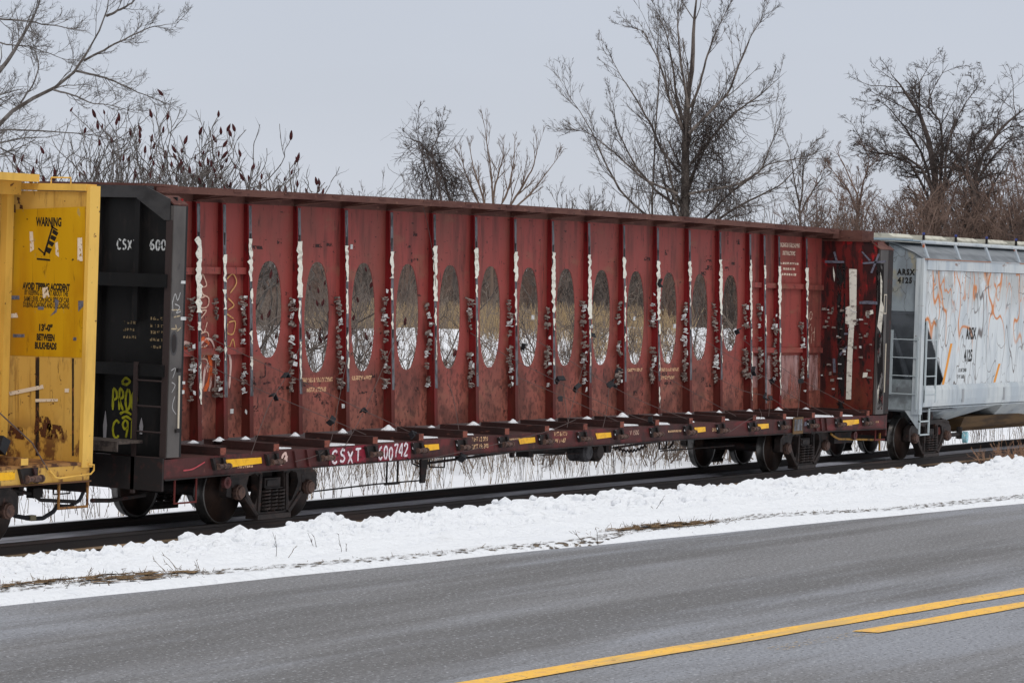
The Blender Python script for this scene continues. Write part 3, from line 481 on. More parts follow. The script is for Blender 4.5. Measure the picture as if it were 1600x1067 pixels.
             ('BETWEEN', -0.595, 2.68, -0.896, 2.691), ('BULKHEADS', -0.567, 2.568, -0.933, 2.583)],
 'yb_white': [[(-0.155, 1.936), (-0.726, 2.057), (-0.739, 2.007), (-0.168, 1.886)], [(-0.604, 1.864), (-0.98, 1.883), (-0.981, 1.849), (-0.605, 1.822)],
              [(-1.092, 2.023), (-1.167, 2.027), (-1.158, 1.976), (-1.094, 1.973)], [(-0.084, 2.967), (-0.247, 2.99), (-0.271, 2.931), (-0.086, 2.916)],
              [(-0.424, 4.077), (-0.478, 4.078), (-0.509, 3.841), (-0.445, 3.805)], [(-1.232, 4.01), (-1.306, 4.02), (-1.328, 3.71), (-1.243, 3.707)],
              [(-0.668, 3.336), (-0.753, 3.355), (-0.791, 3.221), (-0.684, 3.201)], [(-0.861, 3.934), (-0.903, 3.952), (-0.932, 3.75), (-0.877, 3.782)]]}

# ------------------------------------------------------------------ value noise (numpy)
def vnoise(x, y, seed=0):
    xi = np.floor(x).astype(np.int64); yi = np.floor(y).astype(np.int64); fx = x-xi; fy = y-yi
    fx = fx*fx*(3-2*fx); fy = fy*fy*(3-2*fy)
    def h(a, b):
        n = (a*374761393 + b*668265263 + seed*974711) & 0x7fffffff
        n = ((n ^ (n >> 13)) * 1274126177) & 0x7fffffff
        return ((n ^ (n >> 16)) & 0xffff) / 65535.0
    return (h(xi,yi)*(1-fx)+h(xi+1,yi)*fx)*(1-fy) + (h(xi,yi+1)*(1-fx)+h(xi+1,yi+1)*fx)*fy
def fbm(x, y, o=4, seed=0):
    s = 0; a = .5
    for k in range(o): s = s + a*vnoise(x*2**k, y*2**k, seed+k*17); a *= .5
    return s / (1 - .5**o)
ss = lambda a, b, x: (lambda t: t*t*(3-2*t))(np.clip((x-a)/(b-a), 0, 1))
def grid(name, xs, ys, hf, m, kind='structure', smooth=True):
    X, Y = np.meshgrid(xs, ys, indexing='ij'); Z = hf(X, Y); nx, ny = X.shape
    V = np.stack([X.ravel(), Y.ravel(), Z.ravel()], 1); i = (np.arange(nx-1)[:, None]*ny + np.arange(ny-1)[None, :]).ravel()
    o = link(name, npmesh(name, V, np.stack([i, i+ny, i+ny+1, i+1], 1), smooth), m); o['kind'] = kind; return o

ROAD_Z = 1.545
E_X = np.array([-60, -45, -34, -25.17, -23.36, -21.14, -18.4, -14.95, -8, 0, 20, 60, 300]); E_Y = np.array([-15.0, -16.2, -17.1, -17.66, -17.83, -18.04, -18.33, -18.74, -19.5, -20.2, -21.8, -24.6, -40])
B_X = np.array([-60, -40, -22.6, -19.55, -15.45, -11.8, -7.4, 0, 20, 60, 300]); B_Y = np.array([-14.2, -15.0, -15.53, -15.36, -15.17, -15.48, -15.83, -16.3, -17.5, -19, -30])
edge_y = lambda x: np.interp(x, E_X, E_Y)
brink_y = lambda x: np.interp(x, B_X, B_Y)
def field_z(X, Y):      # land beyond the railway
    z = -.42 + .25*ss(6, 14, Y) + 2.85*ss(9, 24, Y) + .3*ss(42, 90, Y) + .3*ss(90, 400, Y)
    return z + (fbm(X*.25, Y*.25, 3, 5)-.5)*.35*ss(3, 8, Y)
def bank_z(X, Y):       # snow bank between road and railway
    ey, by = edge_y(X), brink_y(X)
    t = (Y - ey)
    n = fbm(X*1.3, Y*1.3, 3, 1)
    ragged = (fbm(X*.9, Y*.9, 3, 40)-.5)*.5
    z = ROAD_Z - .04 + .065*ss(-.08, .14, t + ragged*.22)
    w = (Y-ey) / np.maximum(by-ey, .5)
    z = z + .03*ss(.1, .4, w) - .03*np.exp(-((w-.30)/.05)**2)
    rough = ss(.32, .6, w)
    z = z + rough*(-.075 + .06*(n-.5)) + .045*(fbm(X*8, Y*8, 4, 9)-.5)*ss(.15, .55, w)
    lump = np.clip(fbm(X*7.5, Y*7.5, 2, 22) - .50, 0, 1)*.14*ss(.45, .95, w)
    z = z + lump*(1-ss(1.25, 1.6, w)) + .10*np.clip(fbm(X*13, Y*13, 2, 31)-.5, 0, 1)*ss(.4, .95, w)
    z = z + .018*(fbm(X*19, Y*19, 2, 77)-.5)*ss(.05, .3, w)
    drop = np.clip((Y-by+.25)/5.0, 0, 1)
    z = z*(1-drop) + drop*(-.95) + 0
    z = z + ss(-3.6, -1.9, Y)*.66
    return z
RX = (-400, -60, -50, -40, -34, -30, -25, -21, -18, -15, -11, -8, 0, 20, 60, 150, 400)
road_v = [(x, y, ROAD_Z) for x in RX for y in (-60, float(edge_y(x)) + .45)]
g = MB(); g.add(road_v, [(2*i, 2*i+2, 2*i+3, 2*i+1) for i in range(len(RX)-1)])
road = link('road', g.mesh('road'), asph_m); road['kind'] = 'structure'
gy = np.array([-3000, -500, -120, -60, -20, -12, -6, -3, 3, 8, 20, 40, 80, 200, 800, 4000.])
def base_z(X, Y): return np.where(Y < -12, ROAD_Z-.15, np.where(Y < -8, .2, np.where(Y < 2, -1.1, field_z(X, Y)-.6)))
grid('ground', np.array([-3000, -600, -150, -60, -20, 20, 60, 150, 400, 1200, 4000.]), gy, base_z, snow_far)
bx = np.concatenate([np.arange(-60, -27, .12), np.arange(-27, -2, .034), np.arange(-2, 14, .08), np.arange(14, 60, .3), np.arange(60, 300, 3)])
def bank_rows():
    w = np.concatenate([np.linspace(-.09, 1.3, 118), np.linspace(1.33, 2.0, 14)]); return w
W = bank_rows()
X = np.repeat(bx[:, None], len(W)+14, 1)
ey = edge_y(bx)[:, None]; by = brink_y(bx)[:, None]
Y1 = ey + (by-ey)*W[None, :]; last = Y1[:, -1:]
Y2 = last + (np.array([-1.2])[None, :] - last)*np.linspace(.07, 1, 14)[None, :]
Y = np.concatenate([Y1, Y2], 1); Z = bank_z(X, Y); nx, ny = X.shape
idx = (np.arange(nx-1)[:, None]*ny + np.arange(ny-1)[None, :]).ravel()
sb = link('snow_bank', npmesh('snow_bank', np.stack([X.ravel(), Y.ravel(), Z.ravel()], 1), np.stack([idx, idx+ny, idx+ny+1, idx+1], 1), True), snow_m); sb['kind'] = 'structure'
grid('snow_field', np.concatenate([np.arange(-20, 60, .5), np.arange(60, 400, 6)]), np.concatenate([np.arange(2.0, 16, .3), np.arange(16, 60, 1.2), np.arange(60, 400, 12)]), field_z, snow_far)
def clods(name, N, w0, w1, r0, r1, seed, m):
    rng = np.random.default_rng(seed); t = (1+5**.5)/2
    I = np.array([(-1,t,0),(1,t,0),(-1,-t,0),(1,-t,0),(0,-1,t),(0,1,t),(0,-1,-t),(0,1,-t),(t,0,-1),(t,0,1),(-t,0,-1),(-t,0,1)])/1.9
    Fc = np.array([(0,11,5),(0,5,1),(0,1,7),(0,7,10),(0,10,11),(1,5,9),(5,11,4),(11,10,2),(10,7,6),(7,1,8),(3,9,4),(3,4,2),(3,2,6),(3,6,8),(3,8,9),(4,9,5),(2,4,11),(6,2,10),(8,6,7),(9,8,1)])
    Fs = []; V = [tuple(v) for v in I]; mid = {}
    def md(a, b):
        k = (min(a, b), max(a, b))
        if k not in mid: p = np.array(V[a])+np.array(V[b]); p = p/np.linalg.norm(p); V.append(tuple(p)); mid[k] = len(V)-1
        return mid[k]
    for a, b, c in Fc:
        ab, bc, ca = md(a, b), md(b, c), md(c, a); Fs += [(a,ab,ca),(b,bc,ab),(c,ca,bc),(ab,bc,ca)]
    I = np.array(V); Fc = np.array(Fs)
    x = rng.uniform(-27.5, -4, N); w = w0+(w1-w0)*rng.random(N)**.6; ey_, by_ = edge_y(x), brink_y(x); y = ey_+(by_-ey_)*w
    keep = fbm(x*1.7, y*1.7, 2, 61) > .36; x, y = x[keep], y[keep]; n = len(x); rr = r0+(r1-r0)*rng.random(n)**2.2
    z = bank_z(x, y) - rr*.25; sc = rr[:, None]*rng.uniform(.7, 1.3, (n, 3))*np.array([1,1,.8]); dis = 1+rng.normal(0, .10, (n, len(I), 1))
    P = I[None]*dis*sc[:, None, :] + np.stack([x, y, z], 1)[:, None, :]; Q = (Fc[None] + (np.arange(n)*len(I))[:, None, None]).reshape(-1, 3)
    o = link(name, npmesh(name, P.reshape(-1, 3), Q, True), m); o['kind'] = 'stuff'; o['label'] = 'small rounded clods of ploughed snow along the snow bank'; o['category'] = 'snow'
clods('snow_clods', 3800, .52, 1.12, .012, .062, 5, snow_m)
# yellow centre lines
def line_strip(name, x0, x1, y0, s, w, m, n=60, wob=.006):
    vs = []
    for i in range(n+1):
        x = x0+(x1-x0)*i/n; y = y0+s*(x+26.35) + random.uniform(-wob, wob)
        vs += [(x, y-w+random.uniform(-wob, wob), ROAD_Z+.004), (x, y, ROAD_Z+.004)]
    mb = MB(); mb.add(vs, [(2*i, 2*i+2, 2*i+3, 2*i+1) for i in range(n)])
    o = link(name, mb.mesh(name), m); o['kind'] = 'structure'; return o
line_strip('road_marking', -60, 60, -21.095, -.0600, .145, line_m, 500)
line_strip('road_marking', -24.25, 60, -21.40, -.0640, .13, line_m, 300)
line_strip('road_marking', -25.1, -24.26, -21.41, -.0640, .11, line_worn, 20)
# ------------------------------------------------------------------ railway track (canted)
tr = bpy.data.objects.new('railway_track', None); COL.objects.link(tr); tr.rotation_euler = (TILT, 0, 0); tr.location = (0, 0, TZ); tr['kind'] = 'structure'; OFF[tr.name] = 0
for y in (-.755, .755):
    p = [(-.008,-.165),(.008,-.165),(.010,-.05),(.036,-.042),(.036,-.008),(.026,0),(-.026,0),(-.036,-.008),(-.036,-.042),(-.010,-.05)]
    mb = MB().prism([(y+a, b) for a, b in p], 'x', -90, 320); r = part('rail', mb, rail_m, tr)
    mb = MB().prism([(y+a, b) for a, b in [(-.072,-.185),(.072,-.185),(.072,-.175),(.012,-.158),(-.012,-.158),(-.072,-.175)]], 'x', -90, 320); part('rail_base', mb, railfoot_m, tr)
mb = MB(); mb.quad((-90,-.66,-.125),(320,-.66,-.125),(320,.66,-.125),(-90,.66,-.125)); part('snow_between_rails', mb, trackbed_m, tr)
mb = MB().prism([(-2.9,-1.0),(-1.55,-.27),(-.9,-.21),(-.67,-.19),(.67,-.19),(.9,-.16),(1.5,-.2),(2.6,-.9)], 'x', -90, 320); part('ballast', mb, ballast_m, tr)
mb = MB().prism([(.86,-.21),(.86,-.1),(1.6,-.1),(2.8,-.5),(2.8,-.8)], 'x', -90, 320); part('snow_shoulder', mb, snow_far, tr)
tmb = MB()
for i in range(260):
    x = -60 + i*.55; tmb.box(x-.11, x+.11, -1.28+random.uniform(-.04,.04), 1.2, -.34, -.188)
t = part('sleepers', tmb, truck_m, tr); t['kind'] = 'stuff'

# ------------------------------------------------------------------ rolling stock parts
CAM0, CAMH = 9.95, .065
def camber(x): return CAMH*(1-((x-CAM0)/12.2)**2)
def wheel_mesh():
    prof = [(.30,-.062),(.40,-.066),(.435,-.070),(.452,-.068),(.457,-.05),(.462,.045),(.487,.062),(.487,.078),(.47,.082),(.40,.078),(.38,.045),(.2,.01),(.14,.05),(.10,.05)]
    tr_ = MB().lathe([(.435,-.070),(.453,-.068),(.457,-.05),(.462,.045),(.487,.062),(.487,.078),(.47,.082),(.435,.080)], n=56).mesh('tread', smooth=True)
    pl = MB().lathe([(.02,-.055),(.13,-.055),(.17,-.03),(.25,.0),(.36,-.02),(.40,-.045),(.43,-.069),(.437,-.0705)], n=48)
    pl.lathe([(.437,.0805),(.40,.072),(.25,.03),(.13,.07),(.02,.07)], n=48)
    return tr_, pl.mesh('wheel', smooth=True)
TREAD, WHEEL = wheel_mesh()
for me in (TREAD,): me.materials.append(tread_m)
WHEEL.materials.append(wheel_m)
def frame_meshes():
    out = [(-1.14,.66),(-1.02,.74),(-.8,.75),(-.55,.82),(-.3,.84),(.3,.84),(.55,.82),(.8,.75),(1.02,.74),(1.14,.66),(1.15,.42),(1.03,.40),(1.03,.56),(.75,.58),(.73,.36),(.64,.30),(.44,.10),(.34,.06),(-.34,.06),(-.44,.10),(-.64,.30),(-.73,.36),(-.75,.58),(-1.03,.56),(-1.03,.40),(-1.15,.42)]
    def rnd(c, r1, r2, a0=0, n=14): return [(c[0]+r1*math.cos(2*pi*i/n), c[1]+r2*math.sin(2*pi*i/n)) for i in range(n)]
    holes = [[(-.60,.44),(-.66,.55),(-.61,.69),(-.46,.73),(-.36,.66),(-.37,.40),(-.44,.27),(-.50,.30)], [(.60,.44),(.66,.55),(.61,.69),(.46,.73),(.36,.66),(.37,.40),(.44,.27),(.50,.30)],
             [(-.31,.15),(.31,.15),(.27,.74),(-.27,.74)]]
    me = plate_mesh('side_frame', out, holes, .13); me.materials.append(truck_m)
    return me
SIDE = frame_meshes()
capm = MB().lathe([(.03,-.055),(.082,-.055),(.088,-.045),(.092,-.03),(.108,-.022),(.112,.03),(.10,.06)], n=20).mesh('bearing_cap', smooth=False); capm.materials.append(rustcap)
adapt = MB().box(-.15, .15, -.09, .09, .07, .19).mesh('bearing_adapter'); adapt.materials.append(truck_m)
spr = MB()
def coil(cx, cy, r, z0, z1, turns, w):
    pts = [(cx+r*math.cos(2*pi*turns*i/(turns*10)), cy+r*math.sin(2*pi*turns*i/(turns*10)), z0+(z1-z0)*i/(turns*10)) for i in range(turns*10+1)]
    return MB().tube(pts, w, 5).mesh('spring')
SPRING = coil(0, 0, .070, 0, .31, 6, .017); SPRING.materials.append(truck_m)
def truck(parent, xc, name='truck'):
    t = bpy.data.objects.new(name, None); COL.objects.link(t); t.parent = parent; t.location = (xc-OFF[parent.name], 0, 0); OFF[t.name] = 0
    for dx in (-.89, .89):
        for s in (-1, 1):
            rz = 0 if s < 0 else pi
            link('wheel', WHEEL, None, t, (dx, s*.755, .457), (0, 0, rz)); link('wheel_tread', TREAD, None, t, (dx, s*.755, .457), (0, 0, rz))
            link('bearing_cap', capm, None, t, (dx, s*1.12, .47), (0, 0, rz)); link('bearing_adapter', adapt, None, t, (dx, s*1.0, .47))
        link('axle', MB().tube([(0,-1.05,0),(0,1.05,0)], .085, 12).mesh('axle'), under_m, t, (dx, 0, .457))
    for s in (-1, 1):
        link('side_frame', SIDE, None, t, (0, s*1.02, 0), (pi/2, 0, 0))
        lip = MB().box(-.75, .75, s*1.02-.10, s*1.02+.10, .79, .83).box(-.42, .42, s*1.02-.11, s*1.02+.11, .05, .12)
        for a, b in (((-.72,.40),(-.40,.12)), ((.72,.40),(.40,.12)), ((-.95,.76),(-.55,.83)), ((.95,.76),(.55,.83)), ((-.33,.70),(-.36,.16)), ((.33,.70),(.36,.16))):
            lip.tube([(a[0], s*1.09, a[1]), (b[0], s*1.09, b[1])], .035, 6)
        link('frame_flange', lip.mesh('frame_flange'), truck_m, t)
        for i in range(3):
            for j in (0, 1): link('spring', SPRING, None, t, (-.18+.18*i, s*(1.01+.075*(j*2-1)), .165))
        bo = MB().box(-.2, .2, s*.93, s*1.08, .50, .64) if s > 0 else MB().box(-.2, .2, -1.08, -.93, .50, .64)
        bo.box(-.16, .16, min(s*1.085, s*1.10), max(s*1.085, s*1.10), .53, .61); bo.box(-.22, .22, min(s*1.085, s*1.12), max(s*1.085, s*1.12), .485, .50)
        link('bolster_end', bo.mesh('bolster_end'), truck_m, t)
    link('bolster', MB().box(-.2, .2, -.93, .93, .48, .72).mesh('bolster'), under_m, t)
    br = MB()
    for dx in (-.36, .36): br.box(dx-.05, dx+.05, -.7, .7, .38, .48); br.tube([(dx, -.7, .42), (0, 0, .5), (dx, .7, .42)], .03, 6)
    link('brake_beam', br.mesh('brake_beam'), under_m, t)
    for dx in (-1, 1):
        for s in (-1, 1): link('brake_shoe', MB().prism([(dx*.40, .30), (dx*.36, .55), (dx*.44, .57), (dx*.47, .44), (dx*.47, .32)], 'y', s*.75-.05, s*.75+.05).mesh('brake_shoe'), rustcap, t)
    return t
def winch_mesh():
    br = MB()
    for x in (-.17, .10):
        br.prism([(x-.10, .135), (x-.04, .135), (x+.03, -.05), (x-.02, -.06)], 'y', -.05, .0)
    br.box(-.16, .14, -.010, 0, -.04, .14)
    dr = MB().tube([(-.14, -.065, 0), (.17, -.065, 0)], .036, 10).tube([(-.155, -.065, 0), (-.13, -.065, 0)], .055, 10).tube([(.13, -.065, 0), (.16, -.065, 0)], .052, 10).tube([(-.02,-.065,0),(.1,-.065,0)], .046, 8)
    a, b = br.mesh('winch'), dr.mesh('drum'); a.materials.append(under_m); b.materials.append(rustcap); return a, b
WB, WD = winch_mesh()
SNOWC = MB().lathe([(.0,.02),(.02,.015),(.026,0),(.0,-.02)], n=8).mesh('snow_clump'); SNOWC.transform(Matrix.Diagonal((1,1,2.4,1))); SNOWC.materials.append(snow_m)

# ------------------------------------------------------------------ THE RED CENTREBEAM FLATCAR
flat = car_root('centerbeam_flatcar', 0, 'rusty red empty centrebeam flatcar with a row of tall oval openings and white plastic strips', 'railway car')
PX = [.045,.685,1.336,2.624,3.92,5.222,6.517,7.823,9.116,10.407,11.702,13.006,14.319,15.6,16.885,18.195,18.832,19.50,20.785]
def web_y(z): return -.12 - (4.62-z)*.022
def flange_y(z): return -.195 - (4.62-z)*.048
def oval(x, z0, z1, w=.345, n=40):
    pts = []; zc = (z0+z1)/2; h = (z1-z0)/2
    for i in range(n):
        a = 2*pi*i/n; ca, sa = math.cos(a), math.sin(a)
        ex = 2/2.6; pts.append((x + w*math.copysign(abs(ca)**ex, ca), zc + h*math.copysign(abs(sa)**(2/1.9), sa)))
    return pts
bounds = [-1.83] + PX + [21.72]
for i in range(len(bounds)-1):
    x0, x1 = bounds[i], bounds[i+1]; xm = (x0+x1)/2; hs = []
    if 3 <= i <= 15 :
        z0 = 2.05 if i not in (3, 14, 15) else {3: 2.30, 14: 2.11, 15: 2.28}[i]
        hs = [oval(xm, z0, 3.75)]
    me = plate_mesh('web_panel', [(x0+.002, 1.14), (x1-.002, 1.14), (x1-.002, 4.585), (x0+.002, 4.585)], hs, .016)
    for v in me.vertices:      # (x, z, thickness) -> car frame
        x, z, th = v.co; v.co = (x, th + web_y(z), z + camber(x))
    link('web_panel', me, red, flat)
def jag_strip(x, z0, z1, w, yf, rnd, t=.004, seg=.045):
    n = max(3, int((z0-z1)/seg)); L = []; Rr = []; torn = rnd.random() < .6; z0 += rnd.uniform(-.05,.05)
    for k in range(n+1):
        z = z0+(z1-z0)*k/n
        q = rnd.random(); a_, b_ = rnd.uniform(-.010, .012), rnd.uniform(-.014, .010)
        if q < .18: a_ -= rnd.uniform(.01, .04)
        elif q < .36: a_ += rnd.uniform(.01, w*.45)
        elif q < .52: b_ -= rnd.uniform(.01, w*.5)
        elif q < .60: b_ += rnd.uniform(.005, .025)
        if torn and k > n*.72: b_ -= w*.35*rnd.random(); a_ += w*.25*rnd.random()
        L.append((x-w/2+a_, z)); Rr.append((max(x+w/2+b_, x-w/2+a_+.012), z+rnd.uniform(-.01, .01)))
    mb = MB(); vs = []
    for a, b in zip(L, Rr): vs += [(a[0], yf(a[1])-t-rnd.uniform(0,.01), a[1]), (b[0], yf(b[1])-t-rnd.uniform(0,.008), b[1])]
    m = len(vs); vs2 = [(p[0], p[1]+.003, p[2]) for p in vs]
    fs = [(2*i, 2*i+1, 2*i+3, 2*i+2) for i in range(n)]; fs += [tuple(q+m for q in reversed(f)) for f in fs]
    return mb.add(vs+vs2, fs)
FOAM = []
for k in range(9):
    rnd = random.Random(k+50); mb = MB()
    for q in range(4):
        cz = -.045+.03*q+rnd.uniform(-.01,.01); w = rnd.uniform(.03, .075); h = rnd.uniform(.008, .024); cx = rnd.uniform(-.02,.02); n = 5; top = []; bot = []
        for t in range(n):
            x_ = cx-w+2*w*t/(n-1); zz = rnd.uniform(-.012,.012); yy = rnd.uniform(-.03,.02); top.append((x_, yy, cz+h*rnd.uniform(.4,1.3)+zz)); bot.append((x_, yy+rnd.uniform(-.015,.015), cz-h*rnd.uniform(.4,1.3)+zz))
        vs = []
        for a, b in zip(top, bot): vs += [a, b, (b[0], b[1]+.012, b[2]), (a[0], a[1]+.012, a[2])]
        mb.add(vs, [(4*t+e, 4*t+(e+1) % 4, 4*(t+1)+(e+1) % 4, 4*(t+1)+e) for t in range(n-1) for e in range(4)] + [(3,2,1,0), (4*n-4,4*n-3,4*n-2,4*n-1)])
    me = mb.mesh('foam_scrap'); me.materials.append(foam_m if k % 5 else paper_m); FOAM.append(me)
for i, x in enumerate(PX):
    c = camber(x); rnd = random.Random(i*13+3)
    mb = MB(); zt, zb = 4.585+c, 1.14+c
    yw0, yf0, yw1, yf1 = web_y(4.62)-.008, flange_y(4.62), web_y(1.14)-.008, flange_y(1.14)
    mb.hexa([(x-.03, yw1, zb), (x+.03, yw1, zb), (x+.03, yw0, zt), (x-.03, yw0, zt)], [(x-.03, yf1, zb), (x+.03, yf1, zb), (x+.03, yf0, zt), (x-.03, yf0, zt)])
    fw = .048
    mb.hexa([(x-fw, yf1, zb), (x+fw, yf1, zb), (x+fw, yf0, zt), (x-fw, yf0, zt)], [(x-fw, yf1-.014, zb), (x+fw, yf1-.014, zb), (x+fw, yf0-.014, zt), (x-fw, yf0-.014, zt)])
    mb.prism([(web_y(1.5), 1.30+c), (flange_y(1.2)-.03, 1.16+c), (web_y(1.14), 1.14+c)], 'x', x+.052, x+.065)
    st = part('stanchion', mb, redpost, flat)
    zs0 = 4.56+c; zs1 = 1.75+c if i not in (16,) else 1.3
    yfn = lambda z: flange_y(z-c)-.0155
    mb = MB(); n = 14; vs = []
    for k in range(n+1):
        z = zs0+(zs1-zs0)*k/n; vs += [(x-.030+rnd.uniform(-.006,.006), yfn(z)-.003, z), (x+.044+rnd.uniform(-.006,.003), yfn(z)-.003, z)]
    m_ = len(vs); mb.add(vs + [(a, b+.003, z) for a, b, z in vs], [(2*k, 2*k+1, 2*k+3, 2*k+2) for k in range(n)] + [(m_+2*k, m_+2*k+2, m_+2*k+3, m_+2*k+1) for k in range(n)])
    part('rub_strip', mb, grey_wear, st)
    for z in (4.06+c, 2.66+c): part('slot', MB().box(x-.016, x+.016, yfn(z)-.0075, yfn(z)-.0045, z-.09, z+.09), under_m, st)
    z0, z1 = D['strips'][i]
    part('liner_strip', jag_strip(x-.005, z0, z1, .125 if i in (0,3,6,7,8,9,10,11,12,13,14,17,18) else .09, yfn, rnd, .010), white_tape, st)
    for zz, ww in ((z1-rnd.uniform(.06,.15), .06), (z1-rnd.uniform(.5,.8), .035)) + (((z1-rnd.uniform(.9,1.2), .04),) if rnd.random() < .5 else ()):
        part('liner_strip', jag_strip(x+rnd.uniform(-.02,.02), zz, zz-rnd.uniform(.12,.42), ww, yfn, rnd, .008), white_tape, st)
    z = 3.15 if i not in (17, 18) else 2.9
    k = 0
    while z > 1.72:
        if rnd.random() < (.93 if (z > 2.75 or z < 2.35) else .45):
            o = link('foam_scrap', rnd.choice(FOAM), None, st, (x-.085-rnd.uniform(0,.07), flange_y(z)+.02+rnd.uniform(0,.05), z+c), (rnd.uniform(-.3,.3), rnd.uniform(-.35,.35), rnd.uniform(-.7,.3)))
            s = rnd.uniform(.7, 1.15); o.scale = (s*rnd.uniform(.7,1.2), s, s*rnd.uniform(.7,1.2))
        z -= rnd.uniform(.07, .15)
    for q in range(rnd.choice((1, 2, 2, 3))):
        zz = rnd.uniform(1.5, 3.4); w = rnd.uniform(.02,.05); h = rnd.uniform(.015,.035); j = lambda: rnd.uniform(-.018, .018); xx = x-.12
        part('white_scrap', MB().prism([(xx-w+j(), zz-h+j()), (xx+w+j(), zz-h+j()), (xx+w+j(), zz+h+j()), (xx-w+j(), zz+h+j())], 'y', flange_y(zz)-.008, flange_y(zz)), paper_m, st)
# loose scraps on the panels
rnd = random.Random(5)
for x, z in ((3.98,2.83),(3.96,2.55),(5.27,2.78),(8.0,2.75),(9.32,2.85),(9.9,2.95),(12.0,2.8),(11.9,2.3),(13.35,2.75),(13.6,2.95),(10.55,2.85),(15.2,2.8),(1.05,1.55),(.28,1.42),(2.0,2.4),(6.62,3.75),(4.2,4.05)):
    w = rnd.uniform(.025, .045); part('white_scrap', MB().box(x-w, x+w, web_y(z)-.02, web_y(z)-.008, z-w*rnd.uniform(.6,1.3), z+w*1.1), paper_m, flat)
# horizontal rails in the end bays
for x0, x1, zz in ((-1.8, .015, 3.60), (.075, .655, 3.60), (.715, 1.30, 3.60), (-1.8, .015, 2.42), (.075, .655, 2.42), (.715, 1.30, 2.42),
                  (18.23,18.80,3.58),(18.87,19.46,3.58),(19.54,20.75,3.58),(20.82,21.70,3.58),(18.23,18.80,2.30),(18.87,19.46,2.30),(19.54,20.75,2.30),(20.82,21.70,2.30)):
    part('stiffener', MB().box(x0, x1, web_y(zz)-.07, web_y(zz)-.009, zz-.05+camber(x0), zz+.05+camber(x0)), red, flat)
# top chord
mb = MB(); n = 24; prof = [(-.58,4.685),(-.58,4.785),(.58,4.785),(.58,4.685),(.565,4.685),(.565,4.770),(-.565,4.770),(-.565,4.685)]
vs = []
for k in range(n+1):
    x = -1.45+(21.55+1.45)*k/n; vs += [(x, y, z+camber(x)) for y, z in prof]
mb.add(vs, [(8*k+j, 8*(k+1)+j, 8*(k+1)+(j+1) % 8, 8*k+(j+1) % 8) for k in range(n) for j in range(8)] + [tuple(range(8)), tuple(range(8*n+7, 8*n-1, -1))])
chord = part('top_chord', mb, chord_m, flat)
mb = MB(); vs = []
for k in range(n+1):
    x = -1.45+23.0*k/n; vs += [(x, y, z+camber(x)) for y, z in ((-.13,4.585),(-.13,4.769),(.13,4.769),(.13,4.585))]
mb.add(vs, [(4*k+j, 4*(k+1)+j, 4*(k+1)+(j+1) % 4, 4*k+(j+1) % 4) for k in range(n) for j in range(4)])
part('chord_beam', mb, chord_m, chord)
for i, x in enumerate(PX):
    c = camber(x)
    if i in (1, 16): continue
    mb = MB().prism([(-.13, 4.60+c), (-.56, 4.69+c), (-.56, 4.768+c), (-.13, 4.768+c)], 'x', x-.008, x+.008)
    mb.tube([(x+.03, -.15, 4.61+c), (x+.62, -.55, 4.70+c)], .018, 5)
    part('gusset', mb, chord_m, chord)
    part('lug', MB().box(x+.35, x+.55, -.595, -.5805, 4.745+c, 4.765+c), chord_m, chord)
# deck and sill
mb = MB(); mb2 = MB(); mb3 = MB(); n = 20; v1 = []; v2 = []; v3 = []
for k in range(n+1):
    x = -2.18+(22.38+2.18)*k/n; c = camber(x)
    v1 += [(x, y, z+c) for y, z in ((-1.40,.99),(-1.40,1.03),(1.40,1.03),(1.40,.99))]
    v2 += [(x, y, z+c) for y, z in ((-1.40,.76),(-1.405,1.032),(-1.36,1.032),(-1.36,.76))]
    v3 += [(x, y, z+c) for y, z in ((-1.43,.745),(-1.43,.762),(-1.25,.762),(-1.25,.745))]
F = [(4*k+j, 4*(k+1)+j, 4*(k+1)+(j+1) % 4, 4*k+(j+1) % 4) for k in range(n) for j in range(4)] + [(0,1,2,3), (4*n+3,4*n+2,4*n+1,4*n)]
mb.add(v1, F); part('deck', mb, deck_m, flat); mb2.add(v2, F); part('side_sill', mb2, sill_m, flat); mb3.add(v3, F); part('sill_flange', mb3, under_m, flat)
mb = MB(); mb.add([(x, -y, z) for x, y, z in v2], [tuple(reversed(f)) for f in F]); part('side_sill', mb, sill_m, flat)
part('center_sill', MB().box(-2.3, 22.4, -.22, .22, .80, 1.02), under_m, flat)
beam_m = mat('dark_brown_deck_beam', rgb(60,36,33), .75, layers=[(rgb(42,27,25), dict(scale=(4,2,4), lo=.42, hi=.62)), (rgb(104,66,56), dict(scale=(12,5,20), lo=.62, hi=.7, seed=3, amt=.8))], bump=(18,.3,.01))
bx_ = [-.86 + 1.308*k for k in range(18)]
for k, x in enumerate(bx_):
    c = camber(x)
    b = part('deck_beam', MB().box(x-.072, x+.072, -1.43, -.20, 1.034+c, 1.145+c), beam_m, flat)
    part('beam_end', MB().box(x-.066, x+.066, -1.436, -1.4305, 1.04+c, 1.139+c), beam_end, b)
    w = link('winch', WB, None, flat, (x-.03, -1.408, .885+c)); link('drum', WD, None, w); w.scale = (.9, 1, .85)
    if k > 3: 
        sc_ = link('snow_clump', SNOWC, None, w, (-.22, -.03, .08))
    part('cross_bearer', MB().box(x-.05, x+.05, -1.34, -.24, .80+c, .98+c), under_m, flat)
for x0, x1 in ((-.72, .13), (4.52, 4.95), (7.42, 7.96), (10.03, 10.58), (13.73, 14.17), (16.35, 16.82), (20.21, 21.0)):
    c = camber((x0+x1)/2); big = x1-x0 > .7
    part('reflector', MB().prism([(x0-.02 if not big else x0-.05, .985), (x1-.02, .985), (x1, .90 if not big else .90), (x0+.04, .885 if not big else .87)][::1], 'y', -1.412, -1.4075) if True else None, refl_m, flat).location = (0, 0, c-.02)
